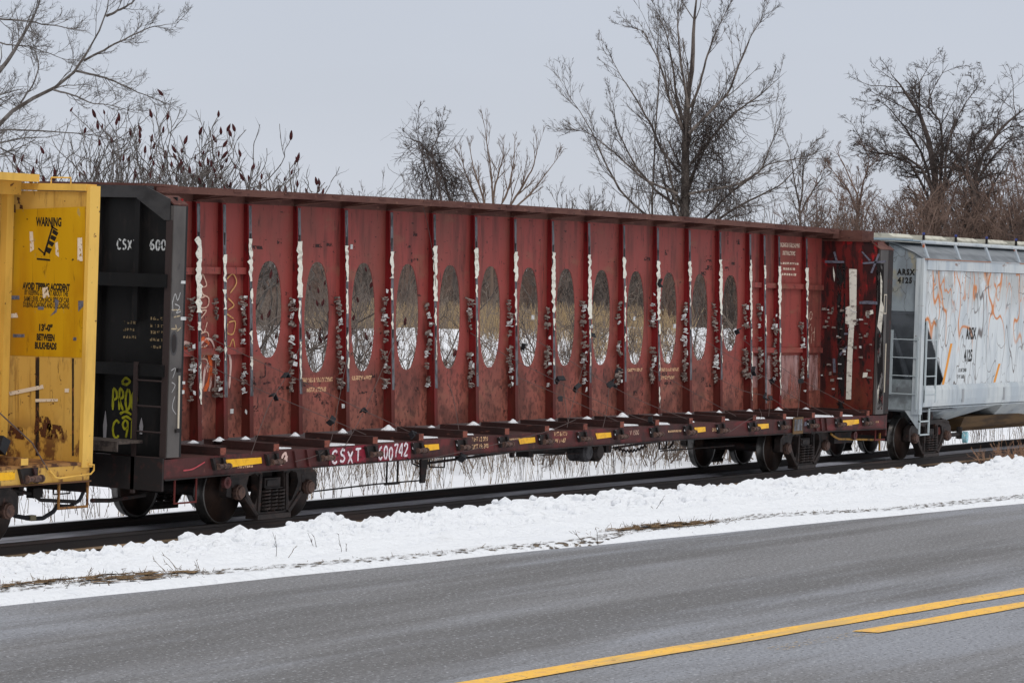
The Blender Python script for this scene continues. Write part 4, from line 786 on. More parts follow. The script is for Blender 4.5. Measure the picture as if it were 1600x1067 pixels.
for x in (1.0, 1.32, 18.95, 19.2, 19.45):     # jacking pads: slanted ribs on the sill
    part('sill_rib', MB().hexa([(x-.02,-1.407,.78+camber(x)),(x+.02,-1.407,.78+camber(x)),(x-.06,-1.407,1.02+camber(x)),(x-.10,-1.407,1.02+camber(x))], [(x-.02,-1.44,.78+camber(x)),(x+.02,-1.44,.78+camber(x)),(x-.06,-1.44,1.02+camber(x)),(x-.10,-1.44,1.02+camber(x))]), sill_m, flat)
bd = part('placard_board', MB().box(17.83, 18.27, -1.45, -1.435, .78, 1.10), cream_st if False else tan_belly, flat)
for a, b, c_, d in ((17.87, 17.96, .84, 1.06), (18.0, 18.1, .84, 1.06), (18.13, 18.22, .84, 1.06)): part('placard', MB().box(a, b, -1.455, -1.4505, c_, d), grey_wear, bd)
part('placard', MB().box(18.42, 18.72, -1.412, -1.4075, .92, 1.0), tape_g, flat)
patch_m = mat('crimson_sill_patch', rgb(126,26,44), .6, layers=[(rgb(84,30,36), dict(scale=(7,7,7), lo=.46, hi=.62))], alpha=dict(scale=(5,5,9), lo=.34, hi=.44))
for a, b in ((1.86, 2.86), (3.20, 4.12)): part('paint_patch', MB().quad((a,-1.4085,.79),(b,-1.4085,.81),(b,-1.4085,1.075),(a,-1.4085,1.05)), patch_m, flat)
# sill lettering
Z0 = .90
strokes('hand_lettering', word('CSXT', .165, .185, .26), .036, (1.93, -1.4095, .835), white_hand, flat)
strokes('hand_lettering', word('600742', .125, .19, .14), .034, (3.20, -1.4095, .845), white_hand, flat)
strokes('paint_smear', [[(0,0),(.02,.12),(.1,.17),(.14,.05)], [(.05,.02),(.1,.1),(.16,.12)]], .045, (.62, -1.4095, .85), spray_w, flat)
strokes('paint_smear', [[(0,0),(.2,.01),(.35,.05),(.5,.1)]], .02, (-1.75, -1.4095, .87), mat('pink_scuff', rgb(176,72,78), .7), flat)
def dashes(name, x, y, z, w, h, m, parent, end=False):      # lettering too worn to read
    mb = MB(); q = 0
    while q < w:
        a = random.uniform(.5, 1.3)*h
        if end: mb.quad((x, y-q, z-h/2), (x, y-q-a, z-h/2), (x, y-q-a, z+h/2), (x, y-q, z+h/2))
        else: mb.quad((x+q, y, z-h/2), (x+q+a, y, z-h/2), (x+q+a, y, z+h/2), (x+q, y, z+h/2))
        q += a+random.uniform(.35,.8)*h
    return part(name, mb, m, parent)
def sl(t, x, z, s, m=tan_st, **k):
    if t.replace('0', '').replace(' ', '') == '': return dashes('worn_lettering', x-len(t)*s*.3, -1.4098, z+camber(x), len(t)*s*.6, s*.6, m, flat)
    text('lettering', t, s, (x, -1.4098, z+camber(x)), m, flat, **k)
sl('NPT 12 000', 6.18, .99, .10, bold=.002); sl('LMT 19: 300', 6.2, .875, .10, bold=.002)
sl('WT 67700', 8.80, .99, .10, bold=.002); sl('W 11-87', 8.80, .875, .10, bold=.002)
sl('000000000000', -.28, .845, .05); sl('V 1500', 11.42, .93, .12, chalk); sl('000 00 0000 00', 7.25, .955, .045); sl('00000', 7.2, .87, .045)
sl('0000 0000 0000', 12.95, .92, .06); sl('000 0', 17.35, .94, .07); sl('000 000', 20.55, .86, .045); sl('0000', 21.9, .9, .06); sl('08 85', 14.55, .9, .1)
# panel lettering
def block(lines, xc, zt, dz, size, m, sx=.8):
    for k, t in enumerate(lines):
        if t: text('lettering', t, size[k] if isinstance(size, (list, tuple)) else size, (xc, web_y(zt-dz*k)-.0095 , zt-dz*k), m, flat, sx=sx, bold=.004)
def panel_block(xc, z, kind):
    if kind == 'L': block(['LOADING & UNLOADING', 'INSTRUCTIONS'], xc, z, .15, [.115, .115], tan_st, .66)
    else: block(['SAFETY FIRST'], xc, z, .15, [.12], tan_st, .8)
    for k in range(3 if kind == 'L' else 4):        # lines too worn to read: broken dashes
        zz = z-(.32 if kind == 'L' else .15)-.13*k; mb = MB(); x = xc-.38+random.uniform(0,.12)
        while x < xc+.38:
            w = random.uniform(.03, .12)
            mb.quad((x, web_y(zz)-.0095, zz-.028), (x+w, web_y(zz)-.0095, zz-.028), (x+w, web_y(zz+.056)-.0095, zz+.028), (x, web_y(zz+.056)-.0095, zz+.028)); x += w+random.uniform(.02,.06)
        part('worn_lettering', mb, tan_st, flat)
for xc, z, k in ((3.28,1.93,'L'),(4.55,1.93,'S'),(13.66,1.93,'S'),(14.96,1.93,'L')): panel_block(xc, z+camber(xc), k)
block(['LOADING & UNLOADING', 'INSTRUCTIONS'], 20.15, 4.42, .16, [.12, .115], cream_st, .72)
for k, w in enumerate((.42, .26, .34)):
    zz = 4.06-.11*k; mb = MB(); x = 20.15-w
    while x < 20.15+w:
        q = random.uniform(.03,.1); mb.quad((x, web_y(zz)-.0095, zz-.022), (x+q, web_y(zz)-.0095, zz-.022), (x+q, web_y(zz)-.0105, zz+.022), (x, web_y(zz)-.0105, zz+.022)); x += q+.035
    part('worn_lettering', mb, cream_st, flat)
text('lettering', 'NG', .12, (-.44, web_y(4.4)-.0095, 4.42), cream_st, flat, sx=.7, bold=.004)
# graffiti on the end bays
def gpan(paths, w, x, z, m): strokes('graffiti', paths, w, (x, web_y(z)-.0105, z), m, flat)
gpan([[(.14,1.15),(.05,.98),(.24,.98),(.14,1.15)], [(.1,.95),(.16,.85),(.3,.8),(.28,.68),(.12,.66),(.08,.78),(.2,.82)], [(.05,.6),(.25,.62),(.12,.5)], [(.05,.42),(.2,.3),(.28,.45)], [(.1,.28),(.3,.3),(.3,.12),(.12,.1),(.1,.26)], [(.12,.04),(.2,-.06),(.3,.04)], [(.05,-.1),(.3,-.1),(.32,-.35)]], .022, .12, 2.42, chalk)
gpan([[(.1,1.0),(.25,1.08),(.35,.95),(.2,.8)], [(.15,.72),(.3,.62),(.16,.55)], [(.1,.5),(.3,.42)], [(.15,.36),(.34,.38),(.3,.2),(.14,.22),(.16,.36)], [(.05,.1),(.2,.0),(.3,.12),(.38,-.1)]], .022, .76, 2.5, chalk_y)
gpan([[(.05,-.25),(.02,.3),(.15,.62),(.38,.66),(.5,.4),(.5,-.1),(.4,-.35)]], .035, .12, 1.95, spray_w)
gpan([[(.12,-.1),(.08,.3),(.2,.5),(.36,.42),(.38,.1),(.22,-.1),(.1,-.3)]], .09, .12, 1.95, spray_o)
gpan([[(-.5,.2),(-.4,.5),(-.28,.35),(-.15,.55),(-.05,.5)], [(-.5,-.3),(-.3,-.1),(-.1,-.05)]], .05, .0, 1.95, spray_o)
gpan([[(-.5,.5),(-.42,.72),(-.3,.5),(-.15,.62),(-.02,.6)]], .05, .0, 1.95, spray_w)
gpan([[(-.62,-.4),(-.55,.1),(-.45,.35),(-.3,.4),(-.2,.2),(-.25,-.2),(-.4,-.35)], [(.72,-.2),(.7,.3),(.85,.5),(1.0,.35),(.98,-.05)]], .05, .0, 1.95, spray_w)
gpan([[(-.5,-.2),(-.42,.1),(-.32,.15),(-.3,-.1),(-.42,-.22)], [(.15,.6),(.3,.68),(.45,.6)]], .06, .0, 1.95, spray_o)
gpan([[(.2,-.2),(.24,.2),(.34,.3),(.4,.05),(.32,-.2)]], .05, .12, 1.95, spray_w)
for x0, x1, z0 in ((18.27,18.78,1.6), (18.92,19.40,1.45), (19.6,20.7,1.35), (20.86,21.6,1.5)):      # faded ghost of a washed-off piece
    mb = MB(); zz0, zz1 = z0, 2.22
    mb.quad((x0, web_y(zz0)-.0105, zz0), (x1, web_y(zz0)-.0105, zz0), (x1, web_y(zz1)-.0105, zz1), (x0, web_y(zz1)-.0105, zz1)); part('faded_graffiti', mb, mat('ghost_spray', rgb(160,118,112), .8, layers=[(rgb(184,156,154), dict(scale=(6,6,1.2), lo=.48, hi=.66))], alpha=dict(scale=(3.5,3.5,.9), lo=.36, hi=.6)), flat)
gpan(word('30', .16, .16), .018, 20.95, 2.95, chalk); gpan([[(.0,.5),(.15,.62),(.1,.4),(.25,.5)], [(0,.2),(.1,.42),(.2,.2)], [(.3,.1),(.3,.45)], [(.3,.3),(.45,.34)], [(.42,.1),(.44,.45)]], .018, 20.95, 2.35, chalk)
gpan([[(0,.1),(.15,.12),(.15,.3),(.3,.28)], [(0,-.2),(.3,-.22)], [(.02,-.3),(.3,-.33)], [(.02,-.4),(.3,-.42)], [(.05,-.7),(.3,-.6),(.35,-.75)], [(.1,.0),(.3,.02)]], .028, 1.75, 1.95, mat('black_marker', rgb(58,34,34), .8, alpha=dict(scale=24, lo=.38, hi=.5)))
# dark scuffs on panels
scuff = mat('black_scuff', rgb(54,34,32), .8, alpha=dict(scale=(16,16,22), lo=.47, hi=.53))
rnd = random.Random(21)
for i in range(3, 16):
    xm = (bounds[i]+bounds[i+1])/2
    for q in range(6):
        z = rnd.choice((rnd.uniform(3.75,4.1), rnd.uniform(1.5,2.05), rnd.uniform(3.8,4.5), rnd.uniform(1.6, 2.0))); x = xm+rnd.uniform(-.42,.42); w, h = (rnd.uniform(.05,.16), rnd.uniform(.02,.05)) if rnd.random() < .6 else (rnd.uniform(.015,.03), rnd.uniform(.06,.2))
        if 2.3 < z < 3.75: continue
        part('scuff', MB().quad((x-w, web_y(z-h)-.0093, z-h), (x+w, web_y(z-h)-.0093, z-h), (x+w*.8, web_y(z+h)-.0093, z+h), (x-w*.9, web_y(z+h)-.0093, z+h)), scuff, flat)
# cables and corner protectors
for pts in D['cables']:
    P = [Vector(p) for p in pts]; Q = [P[0]]
    for i in range(len(P)-1):
        p0, p1, p2, p3 = P[max(i-1,0)], P[i], P[i+1], P[min(i+2, len(P)-1)]
        for s in (.25,.5,.75,1): Q.append(.5*((2*p1)+(p2-p0)*s+(2*p0-5*p1+4*p2-p3)*s*s+(3*p1-p0-3*p2+p3)*s**3))
    part('cable', MB().tube(Q, .0050, 5), cable_m, flat)
rnd = random.Random(8)
pm = MB().box(-.075,.075,-.07,.07,-.012,.012).box(-.075,-.05,-.07,.07,-.13,-.0125).mesh('corner_protector'); pm.materials.append(rubber)
for (x, y, z) in D['protectors']:
    o = link('corner_protector', pm, None, flat, (x, y, z), (rnd.uniform(-.9,.9), rnd.uniform(-1.2,1.2), rnd.uniform(-.8,.8))); o.scale = (rnd.uniform(.5,.95), rnd.uniform(.5,.8), rnd.uniform(.6,.9))
# bulkheads
def left_bulkhead():
    b = bpy.data.objects.new('bulkhead', None); COL.objects.link(b); b.parent = flat; OFF[b.name] = 0; b['label'] = 'black end bulkhead with ladder'
    part('bulkhead_plate', MB().box(-2.02, -1.99, -1.36, 1.36, 1.05, 4.62), black_m, b)
    part('inner_plate', MB().box(-1.885, -1.87, -1.36, 1.36, 1.05, 4.60), darkred, b)
    part('side_post', MB().box(-2.16, -1.885, -1.425, -1.37, 1.06, 4.50), greyblack, b); part('side_post', MB().box(-2.16, -1.885, 1.37, 1.42, 1.06, 4.50), black_m, b)
    part('post_edge', MB().box(-1.884, -1.84, -1.425, -1.37, 1.06, 4.50), black_m, b)
    part('post_cap', MB().hexa([(-2.16,-1.42,4.505),(-1.84,-1.42,4.505),(-1.84,-1.25,4.62),(-2.16,-1.25,4.62)], [(-2.16,-1.43,4.52),(-1.84,-1.43,4.52),(-1.84,-1.26,4.64),(-2.16,-1.26,4.64)]), chord_m, b)
    part('top_beam', MB().box(-2.165, -2.0, -.95, .95, 4.60, 4.765), greyblack if False else mat('worn_black_beam', rgb(62,60,60), .55, layers=[(rgb(44,42,42), dict(scale=(2,2,3), lo=.42, hi=.62))]), b)
    part('top_cover', MB().box(-2.165, -1.45, -.95, .95, 4.766, 4.80), chord_m, b)
    part('corner_plate', MB().prism([(-.86,4.765),(-.93,4.765),(-1.37,4.59),(-1.37,4.30),(-1.28,4.30),(-.80,4.59)], 'x', -2.185, -2.168), MATS['worn_black_beam'], b)
    part('stiffener', MB().box(-2.10, -2.021, -.80, -.71, 2.9, 4.60), black_m, b); part('stiffener', MB().box(-2.10, -2.021, -.12, -.02, 1.05, 4.60), black_m, b)
    part('stiffener', MB().box(-2.10, -2.021, .5, .6, 1.05, 4.60), black_m, b)
    part('cross_beam', MB().box(-2.20, -2.021, -1.36, 1.36, 3.38, 3.56), MATS['rusty_brown_chord'] if False else black_m, b); part('cross_beam', MB().box(-2.20, -2.021, -1.36, 1.36, 2.16, 2.32), black_m, b)
    part('edge_angle', MB().box(-2.175, -2.161, -1.41, -1.31, 1.05, 4.30), mat('brown_black_angle', rgb(56,44,42), .7), b)
    lad = part('ladder', MB().box(-2.22, -2.18, -.92, -.86, .55, 2.35), MATS['brown_black_angle'], b)
    for z in (2.10, 1.75, 1.40, 1.05): part('rung', MB().tube([(-2.20,-1.33,z),(-2.20,-.90,z)], .014, 6), MATS['brown_black_angle'], lad)
    part('crossover_step', MB().box(-2.75, -2.17, -1.02, .9, 1.24, 1.28).box(-2.75,-2.72,-1.02,.9,1.14,1.239), mat('grimy_step', rgb(84,74,68), .8, layers=[(rgb(52,44,42), dict(scale=8, lo=.45, hi=.6))]), b)
    for y, z0, z1 in ((-.25, 1.24, 1.64), (-.875, 1.35, 1.575)):
        zm = (z0+z1)/2; part('light_gap', MB().prism([(y-.02, z0), (y+.02, z0), (y+.032, zm), (y, z1), (y-.032, zm)], 'x', -2.03, -2.022), mat('snow_in_gap', rgb(150,146,148), .8), b)
    part('side_slot', MB().prism([(-2.076+.055*math.cos(a*pi/6), 2.62+.13*math.sin(a*pi/6)) for a in range(12)], 'y', -1.429, -1.4255), under_m, b)
    part('slot_rim', MB().prism([(-2.076+.085*math.cos(a*pi/6), 2.62+.17*math.sin(a*pi/6)) for a in range(12)], 'y', -1.4268, -1.4252), MATS['worn_black_beam'], b)
    part('grab_rod', MB().tube([(-1.95,-1.45,1.46),(-1.96,-1.45,2.18)], .014, 6), mat('pale_rod', rgb(200,188,168), .6), b)
    for z in (1.42, 2.25): part('rod_bracket', MB().box(-2.0,-1.93,-1.46,-1.426,z-.02,z+.03), under_m, b)
    for (x0, z0, w, h, m) in ((-1.96,3.44,.10,.04,paper_m), (-1.94,2.94,.12,.045,paper_m), (-1.86,2.06,.06,.04,paper_m), (-1.86,1.93,.05,.05,paper_m)): part('white_scrap', MB().box(x0, x0+w, -1.432, -1.427, z0, z0+h), m, b)
    strokes('graffiti', [[(.0,.0),(.06,.14),(.12,.05),(.18,.16)], [(.06,.0),(.17,-.04),(.1,-.12),(.2,-.1)], [(.02,-.1),(.0,.04)]], .015, (-2.14, -1.4262, 3.16), mat('pale_marker', rgb(170,168,166), .8), b)
    strokes('graffiti', [[(0,0),(.2,0)], [(0,-.26),(.2,-.26)], [(.05,-.1),(.2,-.08)], [(.1,-.2),(.14,-.28),(.22,-.24)]], .018, (-2.15, -1.4262, 3.08), mat('cream_marker', rgb(178,160,130), .8, alpha=dict(scale=30, lo=.4, hi=.45)), b)
    strokes('graffiti', [[(0,.3),(.1,.33),(.04,.2)], [(.02,.14),(.1,.1),(.03,.0)], [(.1,-.05),(.05,-.2),(.14,-.3)]], .012, (-2.12, -1.4262, 1.95), MATS['pale_marker'], b)
    for t, y in (('CSXT', -.36),): pass
    strokes('car_number', word('CSXT', .074, .135, .24, .008), .024, (-2.024, -.365, 3.88), white_st, b, R_END)
    strokes('car_number', word('600', .085, .135, .12, .006), .026, (-2.024, -.93, 3.89), white_st, b, R_END)
    strokes('graffiti', word('PROO', .10, .28, .12, .02) + [[(.16,.37),(.22,.44),(.30,.40),(.24,.35),(.16,.37)], [(.14,-.06),(.24,-.02),(.34,-.06)], [(.18,-.12),(.26,-.09),(.34,-.13)]], .036, (-2.024, -.36, 1.67), spray_yg, b, R_END)
    strokes('graffiti', word('C9', .13, .24, .2, .01) + [[(.34,.28),(.33,0)], [(.40,.24),(.39,.04)]], .034, (-2.024, -.38, 1.28), spray_yg, b, R_END)
    for y0, z0 in ((-.52,2.88),(-.52,2.78),(-.52,2.68),(-.98,2.95),(-.98,2.85),(-.98,2.76),(-.98,2.66),(-.98,2.56)): dashes('worn_lettering', -2.024, y0, z0, .2, .04, mat('faint_cream_stencil', rgb(150,128,96), .8, alpha=dict(scale=30, lo=.46, hi=.52)), b, True)
    return b
left_bulkhead()
def right_bulkhead():
    b = bpy.data.objects.new('bulkhead', None); COL.objects.link(b); b.parent = flat; OFF[b.name] = 0; b['label'] = 'red end bulkhead with tattered white plastic strip'
    part('inner_plate', MB().box(21.74, 21.76, -1.36, 1.36, 1.05, 4.56), darkred, b)
    part('bulkhead_plate', MB().box(22.3, 22.33, -1.36, 1.36, 1.05, 4.56), black_m, b)
    part('side_post', MB().box(21.765, 22.38, -1.425, -1.37, 1.06, 4.40), greyblack, b); part('side_post', MB().box(21.765, 22.38, 1.37, 1.42, 1.06, 4.40), black_m, b)
    part('post_edge', MB().box(22.16, 22.40, -1.428, -1.4255, 1.06, 4.40), under_m, b)
    part('top_beam', MB().box(21.77, 22.35, -1.0, 1.0, 4.58, 4.78), chord_m, b); part('top_box', MB().box(21.45, 21.76, -.50, .50, 4.60, 4.80), chord_m, b)
    part('top_ledge', MB().box(21.70, 22.36, -1.25, 1.25, 4.55, 4.578), chord_m, b)
    part('post_cap', MB().hexa([(21.70,-1.43,4.40),(22.40,-1.43,4.40),(22.40,-1.20,4.57),(21.70,-1.20,4.57)], [(21.70,-1.445,4.415),(22.40,-1.445,4.415),(22.40,-1.21,4.585),(21.70,-1.21,4.585)]), chord_m, b)
    for y in (-.5, -.28): part('stiffener', MB().box(21.69, 21.738, y-.02, y+.02, 1.1, 4.55), darkred, b) if False else None
    for lst, m, dx in ((D['rb_black'], mat('black_tar_strip', rgb(30,27,27), .7, layers=[(rgb(92,26,26), dict(scale=(7,7,4), lo=.58, hi=.64))], alpha=dict(scale=(9,9,2.5), lo=.40, hi=.50)), .004), (D['rb_tape'], tape_g, .010), (D['rb_white'], white_tape, .016)):
        for poly in lst: part({'black_tar_strip':'tar_strip','grey_tape':'tape','white_liner_plastic':'liner_strip'}[m.name], MB().prism(poly, 'x', 21.738-dx, 21.7395-dx+.001), m, b)
    rr = random.Random(4)
    for k in range(52):
        y, z = rr.uniform(-1.3,-.2), rr.choice((rr.uniform(2.6,3.3), rr.uniform(1.5,3.3))); w, h = rr.uniform(.015,.055), rr.uniform(.01,.03)
        part('white_scrap', MB().prism([(y-w,z-h),(y+w,z-h*rr.uniform(.3,1.5)),(y+w*.8,z+h),(y-w*.9,z+h*rr.uniform(.3,1.6))], 'x', 21.712, 21.728), rr.choice((foam_m, foam_m, paper_m)), b)
    part('side_slot', MB().prism([(22.0+.05*math.cos(a*pi/6), 2.85+.12*math.sin(a*pi/6)) for a in range(12)], 'y', -1.4275, -1.4255), under_m, b)
    part('grab_rod', MB().tube([(22.12,-1.45,1.5),(22.12,-1.45,2.5)], .012, 6), MATS['pale_rod'], b); part('plate_frame', MB().box(22.0,22.14,-1.43,-1.4262,3.1,3.5), MATS['pale_rod'], b); part('plate_face', MB().box(22.02,22.12,-1.432,-1.4305,3.12,3.48), greyblack, b)
    return b
right_bulkhead()
# ends and running gear
for x0, x1, s in ((-2.22,-2.181,-1), (22.38,22.42,1)):
    part('end_sill', MB().box(x0, x1, -1.40, 1.40, .60, 1.05), under_m if s < 0 else sill_m, flat)
truck(flat, .89); truck(flat, 19.19)
for x, y in ((-.66, -1.36), (20.9, -1.36)): part('lifting_ring', MB().lathe([(.045,-.03),(.085,-.03),(.085,.03),(.045,.03),(.045,-.03)], (x, y, .655), 16), sill_m, flat)
mb = MB().tube([(-1.9,-1.38,.76),(-1.9,-1.38,.42),(-1.4,-1.38,.42),(-1.4,-1.38,.76)], .017, 6); part('stirrup_step', mb, mat('dull_red_step', rgb(92,34,30), .7), flat)
part('stirrup_step', MB().tube([(21.9,-1.38,.76),(21.9,-1.38,.55)], .017, 6).box(21.85,22.35,-1.40,-1.37,.52,.55), MATS['dull_red_step'], flat)
ur = part('uncoupling_lever', MB().tube([(19.9,-1.3,.72),(20.05,-1.3,.66),(20.3,-1.3,.60),(22.3,-1.3,.52)], .022, 6).tube([(22.3,-1.3,.66),(22.32,-1.3,.30)], .026, 6), mat('yellow_brown_rod', rgb(150,110,46), .7, layers=[(rgb(90,66,36), dict(scale=8, lo=.5, hi=.6))]), flat)
part('tool_box', MB().box(20.3, 21.2, -1.2, -.7, .50, .72), under_m, flat)
# brake gear between the trucks
part('brake_rod', MB().tube([(1.9,-.9,.36),(4.0,-.9,.40),(5.25,-.9,.40)], .013, 6), under_m, flat)
h_ = MB().tube([(4.25,-.9,.80),(4.25,-.9,.40),(4.56,-.9,.40),(4.56,-.9,.80)], .018, 6).box(4.2,4.6,-.92,-.88,.37,.40); part('rod_hanger', h_, under_m, flat)
part('lever', MB().hexa([(5.22,-.93,.36),(5.34,-.93,.36),(5.42,-.93,.78),(5.20,-.93,.78)], [(5.22,-.89,.36),(5.34,-.89,.36),(5.42,-.89,.78),(5.20,-.89,.78)]), under_m, flat)
part('rod_hanger', MB().tube([(5.5,-.9,.8),(5.5,-.9,.60),(5.95,-.9,.58),(5.95,-.9,.8)], .014, 6).tube([(4.95,-.9,.82),(4.98,-.9,.68),(5.2,-.9,.62)], .014, 6).tube([(5.03,-.9,.82),(5.07,-.9,.70),(5.2,-.9,.66)], .014, 6), under_m, flat)
part('brake_rod', MB().tube([(5.3,-.9,.66),(8.2,-.9,.76),(8.9,-.9,.78)], .022, 6), under_m, flat)
part('brake_rod', MB().tube([(11.6,-.9,.70),(13.5,-.9,.76),(15.2,-.9,.84)], .020, 6).tube([(13.4,-.9,.58),(16.4,-.9,.58)], .013, 6).tube([(9.0,-.9,.66),(11.0,-.9,.64)], .010, 5), under_m, flat)
part('turnbuckle', MB().box(7.6,8.1,-.93,-.87,.74,.79).box(8.05,8.12,-.93,-.87,.66,.86), under_m, flat)
part('air_reservoir', MB().tube([(9.1,-.62,.76),(10.3,-.62,.72)], .10, 12), under_m, flat)
part('brake_cylinder', MB().lathe([(.02,-.16),(.12,-.16),(.165,-.12),(.165,.2),(.02,.24)], (10.55,-.85,.66), 20), mat('grey_black_cylinder', rgb(70,68,70), .6, layers=[(rgb(44,42,44), dict(scale=14, lo=.45, hi=.6))]), flat)
part('brake_cylinder', MB().lathe([(.02,-.10),(.12,-.10),(.17,-.05),(.17,.2),(.02,.24)], (11.15,-.80,.64), 20), truck_m, flat)
part('valve', MB().box(11.35,11.55,-.9,-.7,.62,.82).box(8.9,9.05,-.75,-.5,.62,.9), under_m, flat)
ch = MB()
for k in range(9):
    x = 11.75+k*.13; z = .68-.07*math.sin(k/8*pi); ch.tube([(x-.06,-.9,z-.02),(x,-.9,z+.03),(x+.06,-.9,z-.01)], .017, 5)
part('chain', ch, under_m, flat)
part('rod_hanger', MB().tube([(13.35,-.9,.85),(13.35,-.9,.62),(13.62,-.9,.62),(13.62,-.9,.85)], .020, 6).tube([(13.9,-.9,.86),(13.88,-.9,.70),(13.72,-.9,.62)], .020, 6), under_m, flat)
part('rod_hanger', MB().box(6.35,6.55,-.95,-.85,.70,.80).box(12.5,12.56,-.92,-.86,.72,.85), under_m, flat)
# couplers and end air hoses
def coupler(parent, x, s):
    c = part('coupler', MB().box(min(x,x+s*.45), max(x,x+s*.45), -.09, .09, .80, .96).box(min(x+s*.40,x+s*.78), max(x+s*.40,x+s*.78), -.17, .15, .76, 1.0), under_m, parent)
    return c
coupler(flat, -2.32, -1); coupler(flat, 22.42, 1)
part('air_hose', MB().tube([(-2.5,-.35,.80),(-2.62,-.4,.60),(-2.8,-.45,.45),(-3.0,-.45,.38),(-3.2,-.45,.39)], .026, 8), rubber, flat)
part('brake_pipe', MB().tube([(-1.4,-.5,.46),(-2.2,-.5,.42),(-2.6,-.5,.44)], .03, 8), under_m, flat)
# snow heaps on the deck by each post
def heap_mesh(seed):
    r = random.Random(seed); n = 14; vs = []; fs = []
    rings = ((1.0,0),(.72,.25),(.42,.62),(.15,.95))
    for k, (rr_, zz) in enumerate(rings):
        for i in range(n):
            a = 2*pi*i/n; q = rr_*(1+r.uniform(-.14,.14)); vs.append((.17*q*math.cos(a), .12*q*math.sin(a), zz*.105*(1+r.uniform(-.08,.08))))
    vs.append((0,0,.108)); L = len(vs)-1
    for k in range(3):
        for i in range(n): fs.append((k*n+i, k*n+(i+1) % n, (k+1)*n+(i+1) % n, (k+1)*n+i))
    fs += [(3*n+i, 3*n+(i+1) % n, L) for i in range(n)] + [tuple(range(n-1, -1, -1))]
    me = MB().add(vs, fs).mesh('snow_heap', smooth=True); me.materials.append(snow_m); return me
HM = [heap_mesh(k) for k in range(4)]
for i, x in enumerate(PX):
    if i in (16,): continue
    o = link('snow_heap', HM[i % 4], None); s = random.uniform(.5, .85)
    o.matrix_world = Matrix.Translation((0,0,TZ)) @ Matrix.Rotation(TILT, 4, 'X') @ Matrix.Translation((x-.28, -.46, 1.045+camber(x)+.11 if False else 1.155+camber(x)-.03)) @ Matrix.Diagonal((s*random.uniform(.9,1.4),s,s*random.uniform(.55,1.1),1))
    tag(o, 'small white heap of snow on the red flatcar deck at the foot of an upright', 'snow', 'snow heaps along the flatcar deck')
part('base_ledge', MB().box(-1.83, 21.73, -.62, -.21, 1.034+.0, 1.06+.04), deck_m, flat)
SN = MB()
rr = random.Random(3)
for k in range(1, 18):
    x = bx_[k]; c = camber(x)
    for q in range(2 if k > 6 else 1):
        xa = x+.10+rr.uniform(0,.3); xb = min(xa+rr.uniform(.3,.8), x+1.22); ya = -1.1+rr.uniform(-.2,.3)
        SN.hexa([(xa,ya,1.0+c),(xb,ya-.12,1.0+c),(xb-.1,ya+.35,1.0+c),(xa+.05,ya+.4,1.0+c)], [(xa+.03,ya+.03,1.05+c),(xb-.03,ya-.08,1.05+c),(xb-.13,ya+.3,1.055+c),(xa+.08,ya+.35,1.055+c)])
sn = link('deck_snow', SN.mesh('deck_snow'), snow_m, None, (0,0,TZ), (TILT,0,0)); tag(sn, 'thin patches of snow lying between the deck beams of the red flatcar', 'snow', None, 'stuff')

# ------------------------------------------------------------------ YELLOW CENTREBEAM CAR (left)
yc = car_root('yellow_centerbeam_car', -6, 'yellow centrebeam car at the left edge with a black WARNING stencil on its end bulkhead', 'railway car')
yb = bpy.data.objects.new('bulkhead', None); COL.objects.link(yb); yb.parent = yc; OFF[yb.name] = -6
part('bulkhead_plate', MB().box(-3.99, -3.96, -1.37, 1.37, 1.02, 4.62), yellow, yb)
part('outer_plate', MB().box(-3.83, -3.80, -1.37, 1.37, 1.02, 4.6), black_m, yb)
part('side_post', MB().box(-4.01, -3.795, -1.43, -1.372, 1.0, 4.70), yellow_post, yb); part('side_post', MB().box(-4.01, -3.795, 1.372, 1.43, 1.0, 4.70), yellow_post, yb)
part('top_beam', MB().box(-4.03, -3.80, -1.37, 1.37, 4.63, 4.72), yellow_post, yb)
part('grab_iron', MB().tube([(-3.98,-.75,4.72),(-3.98,-.75,4.80),(-3.98,-1.08,4.80),(-3.98,-1.08,4.72)], .011, 6), yellow_post, yb)
part('painted_band', MB().prism(D['yb_gold'], 'x', -3.9945, -3.9915), gold, yb)
for t, y0, z0, y1, z1 in D['yb_text']:
    w = abs(y1-y0); size = {'WARNING': .14, 'BETWEEN': .105, 'BULKHEADS': .105, "13'-0\"": .105, 'AVOID TIPPING ACCIDENT': .105}.get(t, .085)
    me = text_mesh(t, size*1.12, 1.0, .0065 if size > .1 else .0025); xs = [v.co.x for v in me.vertices]; me.transform(Matrix.Diagonal((w/(max(xs)-min(xs)), 1, 1, 1)))
    link('lettering', me, blackpaint, yb, loc=(-3.9965+6, (y0+y1)/2, z0), rot=R_END)
for key, m, nm, dx in (('yb_icon', blackpaint, 'pictogram', .0025), ('yb_black', mat('rusty_black_seam', rgb(42,32,26), .7, layers=[(rgb(110,70,40), dict(scale=(20,20,9), lo=.55, hi=.62))]), 'seam', .0015), ('yb_white', mat('white_residue', rgb(224,208,186), .8, alpha=dict(scale=22, lo=.36, hi=.44)), 'residue', .005), ('yb_grey', tape_g, 'tape', .004)):
    for p in D[key]: part(nm, MB().prism(p, 'x', -3.9935-dx, -3.992-dx), m, yb)
